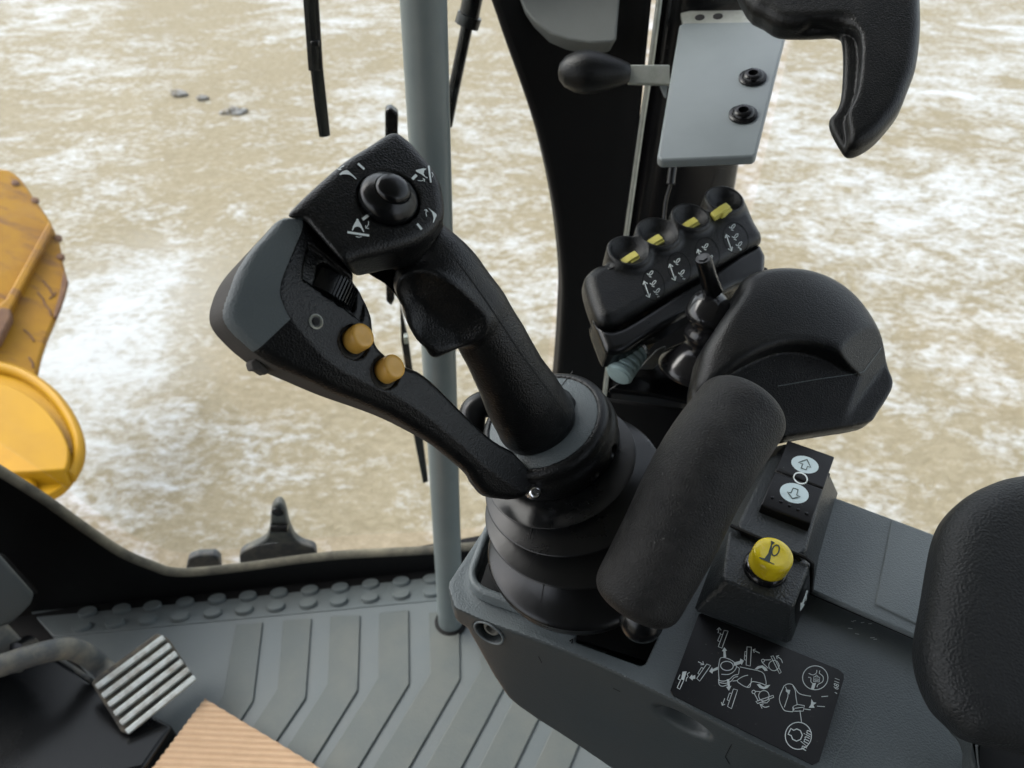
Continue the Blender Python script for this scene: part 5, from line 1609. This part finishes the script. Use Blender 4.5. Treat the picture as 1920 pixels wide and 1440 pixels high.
# ------------------------------------------------------------------ grey plate with lever on the post
pl = thing('lever_plate', 'light grey bent steel plate with two black bolts on the post', 'plate', P(1350, 300, .78))
PLF = Fr(P(1350, 170, .76), cv(0.80, -0.16, 0.52))
plx = [(1274, 46), (1284, 42), (1476, 39), (1478, 46), (1418, 288), (1412, 293), (1240, 300), (1232, 294)]
def plp(pts, w=0.0): return [PPL(x, y, PLF.o + PLF.w * w, PLF.w) for x, y in pts]
MB().prism(plp(plx), -PLF.w * 0.011).build('face_sheet', M['plate'], pl, bevel=0.0035)
for x, y in ((1411, 147), (1393, 216)):
    c = plp([(x, y)])[0]
    rb_ = 24 * .8 / FPX
    ob = MB().lathe(c, PLF.w, [(rb_, 0), (rb_, 0.002), (rb_ * .88, 0.0028), (rb_ * .78, 0.0030), (rb_ * .72, 0.0052), (rb_ * .55, 0.0066), (rb_ * .36, 0.0068), (rb_ * .32, 0.003), (0, 0.003)], 28).build('bolt', M['frame'], pl, ang=40)
bkx = [(1277, 42), (1276, 26), (1288, 22), (1400, 22), (1440, 42)]
obk2 = MB().prism(plp([(1276, 24), (1292, 20), (1430, 18), (1445, 44), (1282, 52)], -0.003), -PLF.w * 0.006).build('top_strip', M['zinc'], pl, bevel=0.001)
for x, y in ((1312, 33), (1346, 31)):
    MB().lathe(plp([(x, y)], -0.003)[0], PLF.w, [(0.0055, -0.002), (0.0055, 0.0006), (0.0045, 0.0008), (0, 0.0008)], 18).build('strip_hole', M['groove'], obk2)
lv = thing('latch_lever', 'short lever with pear shaped black knob left of the grey plate', 'lever', P(1180, 140, .80))
ka, kb = P(1046, 134, .80), P(1181, 137, .80)
kx = nrm(kb - ka)
L_ = np.linalg.norm(kb - ka)
k_ = .80 / FPX
MB().lathe(ka, kx, [(0, 0), (14 * k_, .02 * L_), (27 * k_, .10 * L_), (36 * k_, .24 * L_), (39 * k_, .38 * L_), (37 * k_, .52 * L_), (31 * k_, .70 * L_), (24 * k_, .86 * L_), (18 * k_, .97 * L_), (14 * k_, L_)], 36).build('knob', M['black'], lv)
tb = [P(x, y, .802) for x, y in ((1178, 121), (1256, 121), (1256, 158), (1178, 156))]
MB().prism(tb, FW * 0.006).build('lever_arm', M['zinc'], lv, bevel=0.0012)
MB().prism([P(x, y, .806) for x, y in ((1238, 158), (1252, 158), (1250, 182), (1246, 178))], FW * 0.006).build('arm_stub', M['plate'], lv, bevel=0.001)
# wire drooping from the plate
wr = thing('wire', 'thin black wire with a grey sleeve hanging below the grey plate', 'wire', P(1255, 340, .83))
MB().tube(spl([P(1262, 296, .83), P(1258, 340, .84), P(1248, 380, .85), P(1243, 440, .86)], n=4), 0.0022, 8).build('lead', M['rubber'], wr)
MB().tube([P(1263, 300, .828), P(1257, 345, .832)], 0.0048, 12).build('sleeve', M['rubber'], wr)

# ------------------------------------------------------------------ grey cover box at the top
gb = thing('grey_cover', 'grey moulded cover box at the top edge left of the post', 'cover', P(1080, 0, .85))
gbx = [(960, -300), (973, -6), (985, 20), (1002, 40), (1033, 64), (1066, 75), (1104, 81), (1148, 79), (1156, 74), (1162, 0), (1180, -300)]
f_ = [P(x, y, .84) for x, y in gbx]
MB().prism(f_, FW * 0.05 + UP * 0.01).build('cover_shell', M['greybox'], gb, bevel=0.008, seg=4)
rb3 = [P(x, y, .834) for x, y in ((1114, -40), (1150, -40), (1146, 70), (1108, 72))]
# ------------------------------------------------------------------ grab handle top right
gh = thing('grab_handle', 'thick black moulded grab handle curving down at the top right', 'handle', P(1500, 0, .62))
GHN = cv(0.9, -0.25, 0.25)
GHF = Fr(P(1620, 120, .60), GHN)
ghx = [(1300, -230), (1360, -80), (1400, 6), (1431, 27), (1462, 44), (1520, 46), (1573, 44), (1584, 60), (1586, 110), (1582, 165), (1572, 192), (1560, 206), (1561, 222), (1572, 245), (1582, 261), (1592, 273), (1612, 272), (1640, 256), (1664, 232), (1690, 198), (1706, 160), (1720, 120), (1728, 60), (1728, 0), (1722, -60), (1700, -160), (1620, -240)]
gsm = spl(ghx, True, 3)
vol = Vol([GHF.pt(*GHF.uv(x, y), k) for x, y in ghx for k in (-0.035, 0.012)], 0.0014, pad=0.006)
LG2 = vol.loc(GHF)
g_ = vol.ext(GHF, GHF.uvs(gsm), -0.026, 0.004, 0.011, LG2)
inn = vol.poly(GHF, GHF.uvs(spl([(1500, 52), (1578, 46), (1612, 70), (1610, 150), (1600, 190), (1588, 215), (1590, 262), (1560, 290), (1520, 200)], True, 3)), LG2)
g_ = smax(g_, -np.maximum(inn, -(LG2[2] + 0.010)), 0.004)
V, F = vol.mesh(g_)
mk('grip', V, F, M['black'], gh, ang=0)
del vol, LG2, g_, inn
